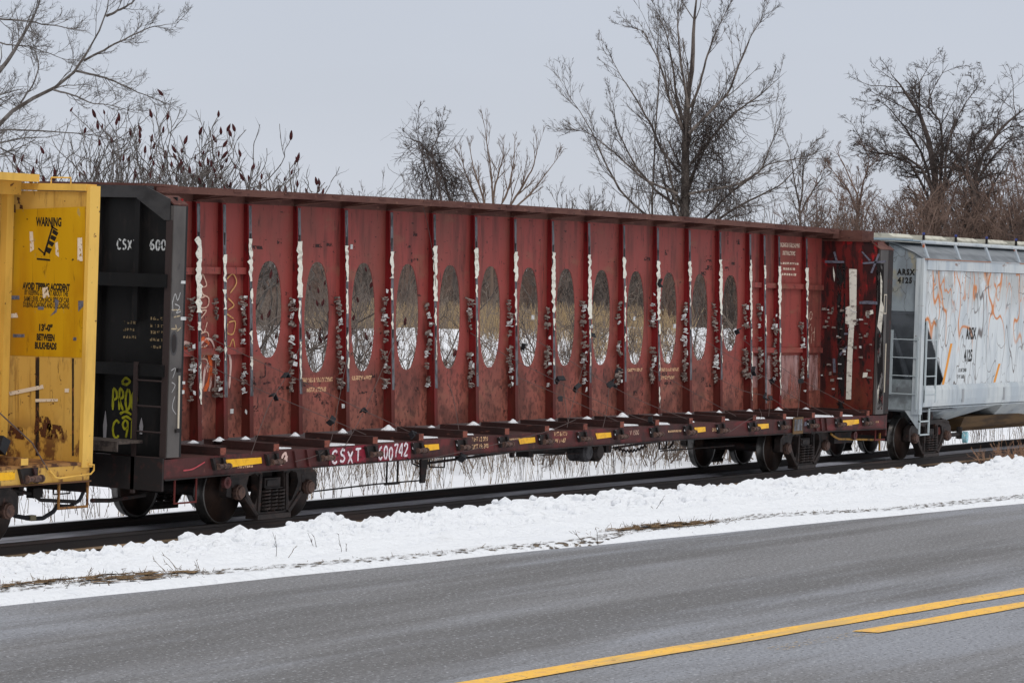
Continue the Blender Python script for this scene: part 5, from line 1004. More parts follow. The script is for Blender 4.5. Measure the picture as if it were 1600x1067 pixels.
for i, (x, z, h, w) in enumerate(((-.22,4.48,.05,.03),(-.27,4.40,.03,.03),(-.14,4.38,.06,.04),(-.3,1.4,.09,.14),(-.75,1.5,.16,.16),(-.95,1.45,.1,.16))): part('rust_patch', MB().prism([(x-w,z-h),(x+w,z-h*.7),(x+w*.8,z+h),(x-w*.7,z+h*.8)], 'x', -3.9962, -3.9955), mat('rust_patch', rgb(84,48,28), .8, alpha=dict(scale=(22,22,14), lo=.46, hi=.54)), yb)
chy = part('top_chord', MB().box(-12, -4.04, -.60, .60, 4.735, 4.835), yellow_post, yc)
part('chord_beam', MB().box(-12, -4.04, -.30, .30, 4.56, 4.734), yellow_post, chy)
for i, x in enumerate((-5.35, -6.65, -7.95, -9.25, -10.55)):
    st = part('stanchion', MB().box(x-.05, x+.05, -.34, -.13, 1.1, 4.56), yellow_post, yc)
part('stanchion', MB().box(-4.20, -4.06, -.20, -.101, 1.1, 4.56), yellow_post, yc)
xs_ = [-12, -10.55, -9.25, -7.95, -6.65, -5.35, -4.06]
for a, b in zip(xs_[:-1], xs_[1:]): part('web_panel', MB().box(a+.002, b-.002, -.10, -.08, 1.08, 4.56), yellow, yc)
part('side_sill', MB().box(-12, -3.83, -1.41, -1.36, .83, 1.03), yellow, yc); part('side_sill', MB().box(-12, -3.83, 1.36, 1.41, .83, 1.03), yellow, yc)
part('sill_flange', MB().box(-12, -3.82, -1.44, -1.2, .81, .829), mat('brown_edge', rgb(96,66,44), .8), yc)
part('deck', MB().box(-12, -3.82, -1.415, 1.41, 1.031, 1.07), mat('rusty_yellow_deck', rgb(150,108,62), .8, layers=[(rgb(74,46,32), dict(scale=(5,5,5), lo=.44, hi=.58))]), yc)
part('center_sill', MB().box(-12, -3.82, -.22, .22, .78, 1.03), under_m, yc); part('end_sill', MB().box(-3.82, -3.79, -1.38, 1.38, .66, 1.03), under_m, yc)
for x in (-5.2, -6.5, -7.8, -9.1, -10.4):
    b = part('deck_beam', MB().box(x-.075, x+.075, -1.43, -.36, 1.071, 1.17), MATS['rusty_yellow_deck'], yc); part('beam_end', MB().box(x-.07,x+.07,-1.437,-1.4305,1.08,1.165), yellow_post, b)
    w = link('winch', WB, None, yc, (x+.15+6, -1.412, .90)); link('drum', WD, None, w)
part('reflector', MB().box(-6.2, -5.36, -1.4145, -1.4105, .90, 1.0), refl_m, yc)
part('uncoupling_lever', MB().tube([(-4.68,-1.43,.99),(-4.6,-1.46,.90),(-4.5,-1.46,.885),(-3.86,-1.46,.915),(-3.80,-1.46,.96),(-3.80,-1.46,1.03),(-3.9,-1.45,1.04)], .012, 6), MATS['yellow_post_paint'], yc)
part('stirrup_step', MB().tube([(-4.42,-1.38,.82),(-4.42,-1.38,.48),(-3.82,-1.38,.48),(-3.82,-1.38,.82)], .022, 6), mat('brown_yellow_step', rgb(140,98,48), .7, layers=[(rgb(88,56,34), dict(scale=12, lo=.45, hi=.6))]), yc)
part('cable', MB().tube([(-5.9,-1.0,2.15),(-5.4,-1.15,1.75),(-4.9,-1.3,1.35),(-4.72,-1.43,1.0)], .010, 5), cable_m, yc)
part('corner_protector', MB().hexa([(-5.35,-1.2,1.45),(-5.2,-1.2,1.38),(-5.3,-1.2,1.2),(-5.42,-1.2,1.28)], [(-5.35,-1.1,1.45),(-5.2,-1.1,1.38),(-5.3,-1.1,1.2),(-5.42,-1.1,1.28)]), rubber, yc)
part('air_hose', MB().tube([(-4.75,-.6,.60),(-4.6,-.6,.44),(-4.35,-.6,.33),(-4.0,-.6,.27),(-3.7,-.55,.26),(-3.42,-.5,.33),(-3.25,-.45,.42)], .030, 8), rubber, yc)
part('brake_pipe', MB().tube([(-4.9,-.7,.72),(-4.4,-.7,.66),(-4.0,-.6,.60),(-3.7,-.5,.50),(-2.95,-.5,.44)], .026, 8).box(-4.05,-3.85,-.66,-.54,.55,.68).box(-4.4,-4.3,-.7,-.6,.6,.82), under_m, yc)
part('hose_coupling', MB().box(-4.07,-3.95,-.64,-.56,.25,.32), mat('brass_coupling', rgb(120,110,84), .5), yc)
part('air_tank', MB().tube([(-4.6,-.3,.72),(-4.15,-.3,.72)], .11, 12), under_m, yc)
part('lamp_bracket', MB().tube([(-3.3,-.4,.80),(-3.3,-.4,.55),(-2.95,-.4,.55),(-2.95,-.4,.7)], .012, 5), under_m, yc)
truck(yc, -6.02); coupler(yc, -3.79, 1)

# ------------------------------------------------------------------ GREY HOPPER (right)
hc = car_root('grey_covered_hopper', 26, 'light grey covered hopper with cracked peeling paint and the number 4125 at the right edge', 'railway car')
XE = 43.0
he = part('end_wall', MB().prism([(-1.42,3.15),(1.42,3.15),(1.42,4.26),(1.15,4.40),(.8,4.52),(.4,4.60),(-.4,4.60),(-.8,4.52),(-1.15,4.40),(-1.42,4.26)][::-1], 'x', 24.02, 24.05), hop_end_m, hc)
roofp = [(-1.46,4.25),(-1.18,4.40),(-.82,4.53),(-.4,4.62),(.4,4.62),(.82,4.53),(1.18,4.40),(1.46,4.25)]
mb = MB(); vs = [(24.0, y, z) for y, z in roofp]+[(XE, y, z) for y, z in roofp]; mb.add(vs, [(i, i+8, i+9, i+1) for i in range(7)]); mb.add([(a, b, c-.02) for a, b, c in vs], [(i+1, i+9, i+8, i) for i in range(7)]); part('roof', mb, hop_dk, hc)
part('end_slope_sheet', MB().hexa([(24.04,-1.38,3.15),(24.06,1.38,3.15),(26.3,1.38,1.2),(26.3,-1.38,1.2)], [(24.04,-1.38,3.11),(24.06,1.38,3.11),(26.3,1.38,1.16),(26.3,-1.38,1.16)]), hop_dk, hc)
part('slope_brace', MB().prism([(24.3,2.9),(24.35,2.9),(25.6,1.55),(25.0,1.1),(24.95,1.1),(25.3,1.6)], 'y', -.6, -.55).prism([(24.05,1.12),(24.05,1.9),(25.3,1.12)], 'y', -.05, 0), hop_dk, hc)
for y in (-1.45, 1.40): part('corner_post', MB().box(23.96, 24.12, y, y+.05 if y > 0 else y+.05, 1.0, 4.27), hop_m, hc)
part('post_face', MB().box(23.955, 24.019, -1.40, -1.28, 1.0, 4.27), hop_m, hc)
part('end_platform', MB().box(23.98, 24.06, -1.40, 1.40, 1.08, 1.72), mat('end_plate_grey', rgb(150,158,160), .6, layers=[(rgb(112,116,118), dict(scale=(2,2,2), lo=.45, hi=.65)), (rgb(60,40,34), dict(scale=(9,9,3), lo=.66, hi=.7, seed=2))]), hc)
part('platform_floor', MB().box(24.06, 26.2, -1.38, 1.38, 1.04, 1.08), hop_dk, hc)
# side sheets
sp = [(24.13,4.02),(24.13,3.05),(25.28,1.72),(25.15,1.60),(XE,1.60),(XE,4.02)]
mb = MB().prism(sp, 'y', -1.44, -1.42); part('side_sheet', mb, hop_side, hc)
mb = MB().prism(sp, 'y', 1.42, 1.44); part('side_sheet', mb, hop_m, hc)
part('side_plate_rail', MB().box(24.125, XE, -1.475, -1.40, 4.03, 4.24), hop_m, hc); part('eave_strip', MB().box(24.0, XE, -1.49, -1.41, 4.241, 4.262), mat('rusty_eave', rgb(156,112,90), .7, layers=[(rgb(176,180,182), dict(scale=(1.2,1,1), lo=.5, hi=.6))]), hc)
part('side_sill', MB().prism([(-1.40,1.14),(-1.47,1.16),(-1.49,1.30),(-1.49,1.50),(-1.45,1.60),(-1.40,1.60)], 'x', 24.13, XE), hop_m, hc); part('side_sill', MB().box(24.13, XE, 1.40, 1.49, 1.14, 1.60), hop_m, hc)
part('sill_edge_pipe', MB().tube([(24.6,-1.44,1.12),(XE,-1.44,1.13)], .012, 6), hop_m, hc)
for x in (26.2, 28.6, 31.0): part('sill_clamp', MB().box(x, x+.10, -1.50, -1.4905, 1.22, 1.50), mat('sill_patch', rgb(150,152,154), .6), hc)
for k, x in enumerate((24.75, 26.55, 28.35, 30.1, 31.9)): pass
for x0 in (25.9, 30.4, 34.9): part('discharge_bay', MB().hexa([(x0,-1.36,1.13),(x0+3.0,-1.36,1.13),(x0+3.0,1.36,1.13),(x0,1.36,1.13)][::-1], [(x0+.05,-.55,.66),(x0+.78,-.55,.66),(x0+.78,.55,.66),(x0+.05,.55,.66)][::-1]) if x0 < 30 else MB().hexa([(x0-1.4,-1.36,1.13),(x0+1.6,-1.36,1.13),(x0+1.6,1.36,1.13),(x0-1.4,1.36,1.13)][::-1], [(x0-.9,-.9,.80),(x0+1.1,-.9,.72),(x0+1.1,.9,.72),(x0-.9,.9,.80)][::-1]), hop_m, hc)
part('belly_trough', MB().prism([(-1.0,.84),(-.9,.60),(-.75,.50),(.75,.50),(.9,.60),(1.0,.84)], 'x', 27.6, XE), tan_belly, hc)
part('gate_frame', MB().box(25.85, 26.7, -1.05, -.5, .50, .66), mat('rust_red_gate', rgb(98,44,36), .7, layers=[(rgb(50,42,40), dict(scale=9, lo=.45, hi=.6))]), hc)
part('outlet_tube', MB().tube([(26.4,-.95,.46),(27.55,-.95,.46)], .045, 10).tube([(27.45,-.95,.36),(27.45,-.95,.62)], .07, 8), truck_m, hc)
part('outlet_cap', MB().tube([(27.50,-1.02,.40),(27.52,-1.12,.40)], .125, 16), lightblue, hc)
# lettering and stripes
def ht(t, x, z, s, m=blackpaint, **k): text('lettering', t, s, (x, -1.4425, z), m, hc, **k)
ht('ARSX', 26.72, 2.68, .35, bold=.011, sx=.66, space=1.0); ht('4125', 26.60, 2.20, .35, bold=.011, sx=.66)
ht('LD LMT 220400', 26.30, 1.90, .11, blackworn, sx=.62, bold=.002); ht('LT WT  65600', 26.20, 1.76, .11, blackworn, sx=.62, bold=.002)
text('lettering', 'ARSX', .165, (24.016, -1.025, 3.965), blackpaint, hc, R_END, sx=.82, bold=.009, space=1.25)
text('lettering', '4125', .165, (24.016, -1.01, 3.79), blackpaint, hc, R_END, sx=.82, bold=.009, space=1.25)
for x0, x1, z0, z1 in ((25.63, 25.24, 2.48, 1.61), (28.45, 28.18, 2.02, 1.61)): part('orange_stripe', MB().quad((x1-.06,-1.4425,z1),(x1+.06,-1.4425,z1),(x0+.06,-1.4425,z0),(x0-.06,-1.4425,z0)), orange_m, hc)
# roof furniture
pipe = part('running_rail', MB().tube([(24.03,-1.36,4.61),(30,-1.36,4.60),(XE,-1.36,4.59)], .036, 8), rust_pipe if False else hop_m, hc)
for x in (24.10, 25.85, 27.6, 29.35, 31.1, 32.85): part('rail_bracket', MB().hexa([(x,-1.45,4.26),(x+.09,-1.45,4.26),(x+.03,-1.34,4.58),(x-.06,-1.34,4.58)], [(x,-1.48,4.28),(x+.09,-1.48,4.28),(x+.03,-1.37,4.60),(x-.06,-1.37,4.60)]), rust_pipe, pipe)
wk = MB()
for k in range(16): wk.box(23.6+k*.06, 23.63+k*.06, -.95, .95, 4.63, 4.67)
part('roof_walk', wk, mat('galvanised_grating', rgb(150,166,176), .5), hc); part('roof_walk', MB().box(24.5, XE, -.85, -.45, 4.63, 4.66), MATS['galvanised_grating'], hc)
x = 24.9
while x < XE-2:
    part('hatch_cover', MB().prism([(-.32,4.62),(-.32,4.72),(-.2,4.79),(.2,4.79),(.32,4.72),(.32,4.62)], 'x', x, x+1.15), hatch_m, hc); part('hatch_frame', MB().box(x+1.152, x+1.55, -.28, .28, 4.63, 4.71), hatch_m, hc)
    part('hatch_latch', MB().tube([(x+1.72,-.3,4.62),(x+1.72,-.3,4.80)], .03, 6), under_m, hc); part('latch_knob', MB().tube([(x+1.72,-.3,4.801),(x+1.72,-.3,4.85)], .032, 6), blue_m, hc); x += 1.84
# ladders
lm = mat('pale_grey_ladder', rgb(172,180,182), .5)
lad = part('ladder', MB().box(23.93, 23.955, -.82, -.77, 1.4, 2.75).box(23.93,23.955,-1.40,-1.36,1.1,2.62), lm, hc)
for z in (2.56, 2.18, 1.80, 1.42): part('rung', MB().tube([(23.94,-.80,z),(23.94,-1.40,z)], .013, 6), lm, lad)
lad = part('ladder', MB().box(24.70,24.74,-1.50,-1.47,1.25,3.0).box(24.13,24.17,-1.50,-1.47,1.25,2.95), lm, hc)
for z in (2.56, 2.18, 1.80, 1.42): part('rung', MB().tube([(24.14,-1.49,z),(24.72,-1.49,z)], .013, 6), lm, lad)
sd = part('stirrup_step', MB().box(24.0,24.04,-1.46,-1.43,.56,1.12).box(24.50,24.54,-1.46,-1.43,.60,1.12).box(24.0,24.54,-1.46,-1.43,.56,.59).box(24.0,24.54,-1.46,-1.43,.84,.87), lm, hc)
part('step_gusset', MB().prism([(-1.42,1.07),(-1.12,1.07),(-1.42,.70)], 'x', 23.98, 24.0), hop_m, hc)
part('center_sill', MB().box(23.9, XE, -.2, .2, .80, 1.04), under_m, hc)
part('brake_drum', MB().lathe([(.02,-.05),(.16,-.05),(.16,.05),(.02,.05)], (25.4,-1.05,.92), 18), under_m, hc)
truck(hc, 25.49); coupler(hc, 23.9, -1)
truck(hc, 41.5)

# ------------------------------------------------------------------ vegetation: branching tubes, all in numpy
def resample(P, n):
    P = np.asarray(P, float); d = np.r_[0, np.cumsum(np.linalg.norm(np.diff(P, axis=0), axis=1))]; t = np.linspace(0, d[-1], n)
    return np.stack([np.interp(t, d, P[:, k]) for k in range(3)], 1)
def norm(v): return v/np.maximum(np.linalg.norm(v, axis=-1, keepdims=True), 1e-9)
def grow(S, Dv, Ln, Rd, n, wander, up, rng, taper=.35, curl=0):
    N = len(S); P = np.zeros((N, n, 3)); P[:, 0] = S; d = norm(Dv); step = (Ln/(n-1))[:, None]; bend = rng.normal(0, 1, (N, 3))*curl
    for k in range(1, n):
        d = norm(d + rng.normal(0, wander, (N, 3)) + np.array([0, 0, up]) + bend); P[:, k] = P[:, k-1] + d*step
    R = Rd[:, None]*np.linspace(1, taper, n)[None, :]
    return P, R
def spawn(P, R, k, t0, t1, ang, dang, lf, rf, rng, Lpar=None, rmin=.004, lenfall=.5):
    N, n, _ = P.shape; t = rng.uniform(t0, t1, (N, k)); f = t*(n-1); i = np.minimum(f.astype(int), n-2); w = (f-i)[..., None]
    a = np.arange(N)[:, None]; S = P[a, i]*(1-w) + P[a, i+1]*w; T = norm(P[a, i+1]-P[a, i]); rr = R[a, i]
    q = rng.normal(0, 1, S.shape); q = norm(q - (q*T).sum(-1, keepdims=True)*T); an = (ang + rng.normal(0, dang, t.shape))[..., None]
    Dn = T*np.cos(an) + q*np.sin(an)
    L = np.linalg.norm(np.diff(P, axis=1), axis=2).sum(1)[:, None]*lf*(1-lenfall*t)*rng.uniform(.6, 1.25, t.shape)
    return S.reshape(-1, 3), Dn.reshape(-1, 3), L.ravel(), np.maximum(rr*rf, rmin).ravel()
def tubes(P, R, sides):
    N, n, _ = P.shape; T = np.gradient(P, axis=1); T = norm(T); ref = np.where(np.abs(T[..., 2:3]) > .9, np.array([1., 0, 0]), np.array([0, 0, 1.]))
    A = norm(np.cross(T, ref)); B = np.cross(A, T); th = np.arange(sides)*2*pi/sides
    V = P[:, :, None, :] + (A[:, :, None, :]*np.cos(th)[None, None, :, None] + B[:, :, None, :]*np.sin(th)[None, None, :, None])*R[:, :, None, None]
    b = (np.arange(N)*n*sides)[:, None, None]; i = np.arange(n-1)[None, :, None]; k = np.arange(sides)[None, None, :]; k2 = (k+1) % sides
    Q = np.stack(np.broadcast_arrays(b+i*sides+k, b+i*sides+k2, b+(i+1)*sides+k2, b+(i+1)*sides+k), -1).reshape(-1, 4)
    return V.reshape(-1, 3), Q
def join(parts):
    V = []; Q = []; o = 0
    for v, q in parts: V.append(v); Q.append(q+o); o += len(v)
    return np.concatenate(V), np.concatenate(Q)
def branch_set(P, R, levels, rng, sides=4):
    out = [tubes(P, R, 6)]; allP = []
    for lv in levels:
        S, Dn, L, Rr = spawn(P, R, lv['k'], lv.get('t0', .2), lv.get('t1', .98), lv['ang'], lv.get('dang', .2), lv['lf'], lv['rf'], rng, rmin=lv.get('rmin', .006), lenfall=lv.get('fall', .5))
        L = np.clip(L, lv.get('lmin', .1), lv.get('lmax', 99))
        P, R = grow(S, Dn, L, Rr, lv.get('n', 5), lv.get('w', .12), lv.get('up', .05), rng, curl=lv.get('curl', 0)); out.append(tubes(P, R, lv.get('s', 3))); allP.append(P)
    return out, allP
def make_tree(name, limbs, r0, levels, m, label, seed, cat='tree', trunk_n=1, rl=.5, tip=.2, jitter=.06, shift=(0, 0, 0)):
    rng = np.random.default_rng(seed); Ps = []; Rs = []
    for i, l in enumerate(limbs):
        P = resample(l, 20) + np.array(shift); Lh = np.linalg.norm(P[-1]-P[0]); P[1:-1] += np.cumsum(rng.normal(0, .012, (18, 3)), 0) - np.linspace(0, 1, 18)[:, None]*0; Ps.append(P)
        r = r0 if i < trunk_n else r0*rl*rng.uniform(.8, 1.15); Rs.append(r*(np.linspace(1, 0, 20)**.8*(1-tip*.5)+tip*.5*.6))
    P = np.array(Ps); R = np.array(Rs)
    root = bpy.data.objects.new(name, None); COL.objects.link(root); base = Vector(P[0, 0]); root.location = base; tag(root, label, cat)
    V, Q = join([tubes(P[:trunk_n], R[:trunk_n], 9)]); link('trunk', npmesh('trunk', V-np.array(base), Q, True), m, root)
    out, ap = branch_set(P, R, levels, rng); 
    if len(P) > trunk_n: out[0] = tubes(P[trunk_n:], R[trunk_n:], 6)
    else: out = out[1:]
    V, Q = join(out); link('crown', npmesh('crown', V-np.array(base), Q), m, root)
    return root, P, ap
def tangle(name, centre, size, count, length, r, rng, m, parent, droop=-.25, n=9, curl=.25):
    c = np.array(centre); S = c + rng.normal(0, 1, (count, 3))*np.array(size)*.55; Dn = rng.normal(0, 1, (count, 3)) + np.array([0, 0, .2])
    P, R = grow(S, Dn, rng.uniform(.5, 1.2, count)*length, np.full(count, r)*rng.uniform(.6, 1.5, count), n, .28, droop*.3, rng, taper=.6, curl=curl)
    V, Q = tubes(P, R, 3); base = np.array(parent.location)
    return link(name, npmesh(name, V-base, Q), m, parent)
lv_ash = [dict(k=17, ang=.48, dang=.15, lf=.36, rf=.36, n=7, w=.09, up=.07, t0=.15, s=4, rmin=.010, lmax=3.4, lmin=.6), dict(k=7, ang=.55, dang=.2, lf=.45, rf=.55, n=6, w=.14, up=.07, rmin=.0075, lmax=1.6), dict(k=4, ang=.65, dang=.2, lf=.5, rf=.7, n=4, w=.14, up=.06, rmin=.007, lmax=.6, lmin=.12)]
ct, cp, _ = make_tree('tall_bare_tree', D['central'], .27, lv_ash, bark, 'tallest bare tree behind the red flatcar, its straight trunk draped with a dark vine tangle', 3, rl=.27, tip=.12)
rng = np.random.default_rng(5)
def wpt(px, py, d):
    F = np.array([math.cos(YAW), math.sin(YAW), 0]); Rr = np.array([math.sin(YAW), -math.cos(YAW), 0])
    return np.array([-36.34, -26.94, 2.845]) + F*d + Rr*((px-800)*d/4850) - np.array([0, 0, (py-508)*d/4850])
vt = D['central'][0]
V0 = np.array(vt[3])
def near_limb(limb, a, b, spread, count, length, r, nm='vine', m=bark_dk, parent=ct, seed=1, curl=.25, down=.3):
    rng = np.random.default_rng(seed); P = resample(limb, 40); t = rng.uniform(a, b, count); S = P[(t*39).astype(int)] + rng.normal(0, 1, (count, 3))*np.array([spread, spread, spread*1.2])
    Dn = rng.normal(0, 1, (count, 3))*(1 if down < 1 else .55) + np.array([0, 0, -down]); PP, R = grow(S, Dn, rng.uniform(.4, 1.3, count)*length, np.full(count, r)*rng.uniform(.6, 1.6, count), 9, .25, -.05, rng, .6, curl)
    V, Q = tubes(PP, R, 3); link(nm, npmesh(nm, V-np.array(parent.location), Q), m, parent)
near_limb(D['central'][0], .15, .55, .30, 420, 1.3, .010, seed=2)
vl = [tuple(np.array(D['central'][9][0])+np.array([0,0,-1.4])), tuple(np.array(D['central'][9][1])), tuple(np.array(D['central'][9][1])+np.array([0.3,-.5,1.6]))]
near_limb(vl, 0, 1, .38, 260, 1.3, .011, seed=3)
def drift(px0, py0, px1, py1, d, spread, count, length, r, seed, parent, m=bark_dk, nm='vine', curl=.25, down=.3):
    near_limb([wpt(px0, py0, d), wpt((px0+px1)/2, (py0+py1)/2, d), wpt(px1, py1, d)], 0, 1, spread, count, length, r, nm, m, parent, seed, curl, down)
for k, (x0, y0, x1, y1, sp, n_, ln, dn) in enumerate(((1086,168,1128,150,.16,120,2.0,1.6), (1095,175,1112,205,.20,140,1.6,1.2), (1100,215,1120,250,.24,120,1.6,.8), (1125,160,1140,210,.22,70,1.8,1.4), (1085,215,1090,260,.16,80,1.3,.5), (1105,270,1145,285,.30,150,1.7,1.4), (1135,270,1150,325,.26,120,1.4,.6), (1110,300,1160,335,.35,150,1.3,.3), (1030,250,1050,320,.45,90,1.6,.9), (1012,185,1030,240,.20,60,1.2,1.0), (1060,190,1068,330,.22,170,1.2,.6))):
    drift(x0, y0, x1, y1, 125, sp, int(n_*.8), ln, .0085, 40+k, ct, curl=.12 if dn > 1 else .2, down=dn)
lv_oak = [dict(k=26, ang=.75, dang=.25, lf=.38, rf=.42, n=6, w=.22, up=.03, t0=.15, s=4, rmin=.011, lmax=2.4, lmin=.5), dict(k=8, ang=.8, dang=.3, lf=.5, rf=.55, n=5, w=.25, up=.03, rmin=.008, lmax=1.2), dict(k=6, ang=.8, dang=.3, lf=.5, rf=.7, n=4, w=.25, up=.02, rmin=.008, lmax=.5, lmin=.1)]
make_tree('gnarled_bare_tree', D['right_tree'], .24, lv_oak, bark_dk, 'broad dark gnarled tree with a dense twiggy crown above the grey hopper', 8, rl=.33)
make_tree('leaning_bare_tree', D['edge_tree'], .20, lv_oak, bark_dk, 'bare tree leaning right at the right edge of the picture, beside the gnarled tree', 9, rl=.4)
lv_small = [dict(k=14, ang=.5, dang=.2, lf=.36, rf=.45, n=6, w=.12, up=.06, t0=.25, s=4, rmin=.012, lmax=1.8, lmin=.4), dict(k=6, ang=.6, dang=.2, lf=.45, rf=.6, n=5, w=.15, up=.05, rmin=.009, lmax=.9), dict(k=4, ang=.6, dang=.2, lf=.5, rf=.8, n=4, w=.14, up=.03, rmin=.007, lmax=.5)]
make_tree('young_bare_tree', D['small_tree'], .085, lv_small, bark_red, 'young reddish bare tree just left of the gnarled tree near the right side', 12, rl=.6)
make_tree('young_bare_tree', D['slim_tree'], .075, lv_small, bark, 'slim young bare tree just right of the tallest tree', 13, rl=.6)
lv_left = [dict(k=15, ang=.65, dang=.25, lf=.30, rf=.36, n=8, w=.12, up=.05, t0=.10, s=4, rmin=.008, lmax=2.4, lmin=.6), dict(k=7, ang=.6, dang=.2, lf=.6, rf=.6, n=7, w=.14, up=.09, rmin=.0055, lmax=1.5, lmin=.3), dict(k=4, ang=.8, dang=.3, lf=.45, rf=.7, n=4, w=.2, up=.06, rmin=.005, lmax=.4, lmin=.08)]
make_tree('arching_bare_tree', D['left_tree'], .125, lv_left, bark_lt, 'large bare tree reaching in from the left edge with long arching branches', 21, rl=.30, tip=.15, trunk_n=2)
vtree, vp, _ = make_tree('vine_draped_tree', D['vine_tree'], .10, lv_small, bark_dk, 'bent tree smothered by hanging vines, between the sumac and the fan-shaped tree', 31, rl=.6)
drift(660, 245, 652, 300, 110, .26, 110, 1.5, .008, 8, vtree, curl=.12, down=1.3); drift(668, 222, 710, 290, 110, .10, 200, 1.2, .009, 9, vtree, curl=.12, down=.9); drift(650, 200, 680, 215, 110, .34, 70, 1.1, .006, 10, vtree); drift(700, 280, 720, 312, 110, .24, 120, 1.1, .008, 18, vtree)
fan, fp, fap = make_tree('fan_shaped_tree', D['fan_tree'], .07, [dict(k=9, ang=.42, dang=.12, lf=.34, rf=.5, n=6, w=.06, up=.10, t0=.2, s=4, rmin=.010, lmax=1.6, lmin=.4), dict(k=6, ang=.45, dang=.15, lf=.5, rf=.7, n=5, w=.08, up=.10, rmin=.007, lmax=.8, lmin=.15), dict(k=2, ang=.5, dang=.15, lf=.5, rf=.8, n=3, w=.08, up=.1, rmin=.006, lmax=.3)], mat('warm_grey_bark', rgb(112,94,82), .9), 'fan-shaped small tree with upright twigs and a few tan leaves, right of the vine-draped tree', 33, rl=.8)
rng = np.random.default_rng(3); tips = fap[1][:, -1]; sel = tips[(rng.random(len(tips)) < .5) & (tips[:, 2] < 7.4)][:420]
def leaf_quads(C0, s, rng):
    a = norm(rng.normal(0, 1, C0.shape)); b = norm(np.cross(a, rng.normal(0, 1, C0.shape))); s = s*rng.uniform(.6, 1.3, (len(C0), 1))
    V = np.stack([C0, C0+a*s*.5+b*s*.3, C0+a*s, C0+a*s*.5-b*s*.3], 1).reshape(-1, 3); return V, np.arange(len(V)).reshape(-1, 4)
V, Q = leaf_quads(sel, .10, rng); lf = link('leaves', npmesh('leaves', V-np.array(fan.location), Q), leaf_m, fan); lf['kind'] = 'stuff'

# sumac thicket with upright cones
cone = MB().lathe([(.004,0),(.03,.03),(.045,.08),(.036,.14),(.018,.19),(.003,.22)], n=6)
cone.v = [(x + .006*math.sin(z*90), z, y) for x, y, z in [(a, b, c) for a, b, c in cone.v]]
cone.v = [(x, y, z) for (x, y, z) in cone.v]
CONE = cone.mesh('seed_cone', smooth=False); CONE.materials.append(sumac_m)
def sumac(px, d, top_py, spread, seed, label, ncone=14, low=False):
    rng = np.random.default_rng(seed); g = wpt(px, 560, d); z0 = float(field_z(np.array(g[0]), np.array(g[1]))) - .1; topz = wpt(px, top_py, d)[2]; H = topz - z0
    base = np.array([g[0], g[1], z0]); ns = 4; ns = 3 if low else 4; root = bpy.data.objects.new('sumac', None); COL.objects.link(root); root.location = base; tag(root, label, 'shrub', 'sumac shrubs behind the flatcar')
    S = base + rng.normal(0, .15, (ns, 3))*np.array([1, 1, 0]); Dn = rng.normal(0, spread*.9, (ns, 3)); Dn[:, 2] = 1.0
    P, R = grow(S, Dn, rng.uniform(.40, .55, ns)*H, np.full(ns, .030), 9, .13, .04, rng, .75); out = [tubes(P, R, 5)]; L = H*.30
    for lv in range(3):
        n = len(P); k = 3 if lv == 0 else 2; S = np.repeat(P[:, -1], k, 0); T = norm(P[:, -1]-P[:, -2]); T = np.repeat(T, k, 0)
        q = rng.normal(0, 1, T.shape); q = norm(q-(q*T).sum(1, keepdims=True)*T); an = rng.normal(.72, .2, (len(T), 1)); Dn = T*np.cos(an)+q*np.sin(an)
        keep = rng.random(len(S)) < (.95, .85, .8)[lv]; S, Dn = S[keep], Dn[keep]
        P, R = grow(S, Dn, rng.uniform(.6, 1.2, len(S))*L, np.full(len(S), (.021, .015, .011)[lv]), 8, .16, .13, rng, .75); out.append(tubes(P, R, 4)); L *= .66
        ss_, dd, ll, rr_ = spawn(P, R, 3, .1, .95, .8, .25, .6, .55, rng, rmin=.006); p2, r2 = grow(ss_, dd, ll, rr_, 4, .12, .12, rng); out.append(tubes(p2, r2, 3))
    V, Q = join(out); link('stems', npmesh('stems', V-base, Q), bark_lt if not low else bark, root)
    tip = P[:, -1]; o_ = rng.permutation(len(tip))[:ncone]
    for i in o_:
        c = link('seed_cone', CONE, None, root, tuple(tip[i]-base - np.array([0,0,.05])), (rng.normal(0, .28), rng.normal(0, .28), rng.uniform(0, 6))); s = rng.uniform(.6, 1.15); c.scale = (s*.9, s*.9, s)
slab = 'bare sumac shrub with upright dark red seed cones behind the left half of the flatcar'
for i, (px, d, ty, sp) in enumerate(((120,76,215,.5),(165,78,185,.4),(205,76,205,.5),(238,74,168,.35),(262,77,200,.5),(300,75,205,.4),(335,78,232,.3),(325,76,222,.35),(350,77,240,.3),(375,76,255,.22),(392,74,250,.18),(150,74,205,.6),(225,75,180,.6),(270,76,190,.6),(368,76,262,.2),(70,77,262,.4),(398,79,258,.15),(180,73,240,.5),(285,73,232,.5))):
    sumac(px, d, ty, sp, 100+i, slab, 9)
for i, (px, d, ty, sp) in enumerate(((415,70,360,.5),(440,72,400,.5),(470,69,380,.6),(500,71,400,.5),(530,70,420,.6),(560,72,440,.5),(595,70,450,.6),(640,71,470,.5))):
    sumac(px, d, ty + (60 if px > 490 else 20), sp*.8, 200+i, slab, 12, True)
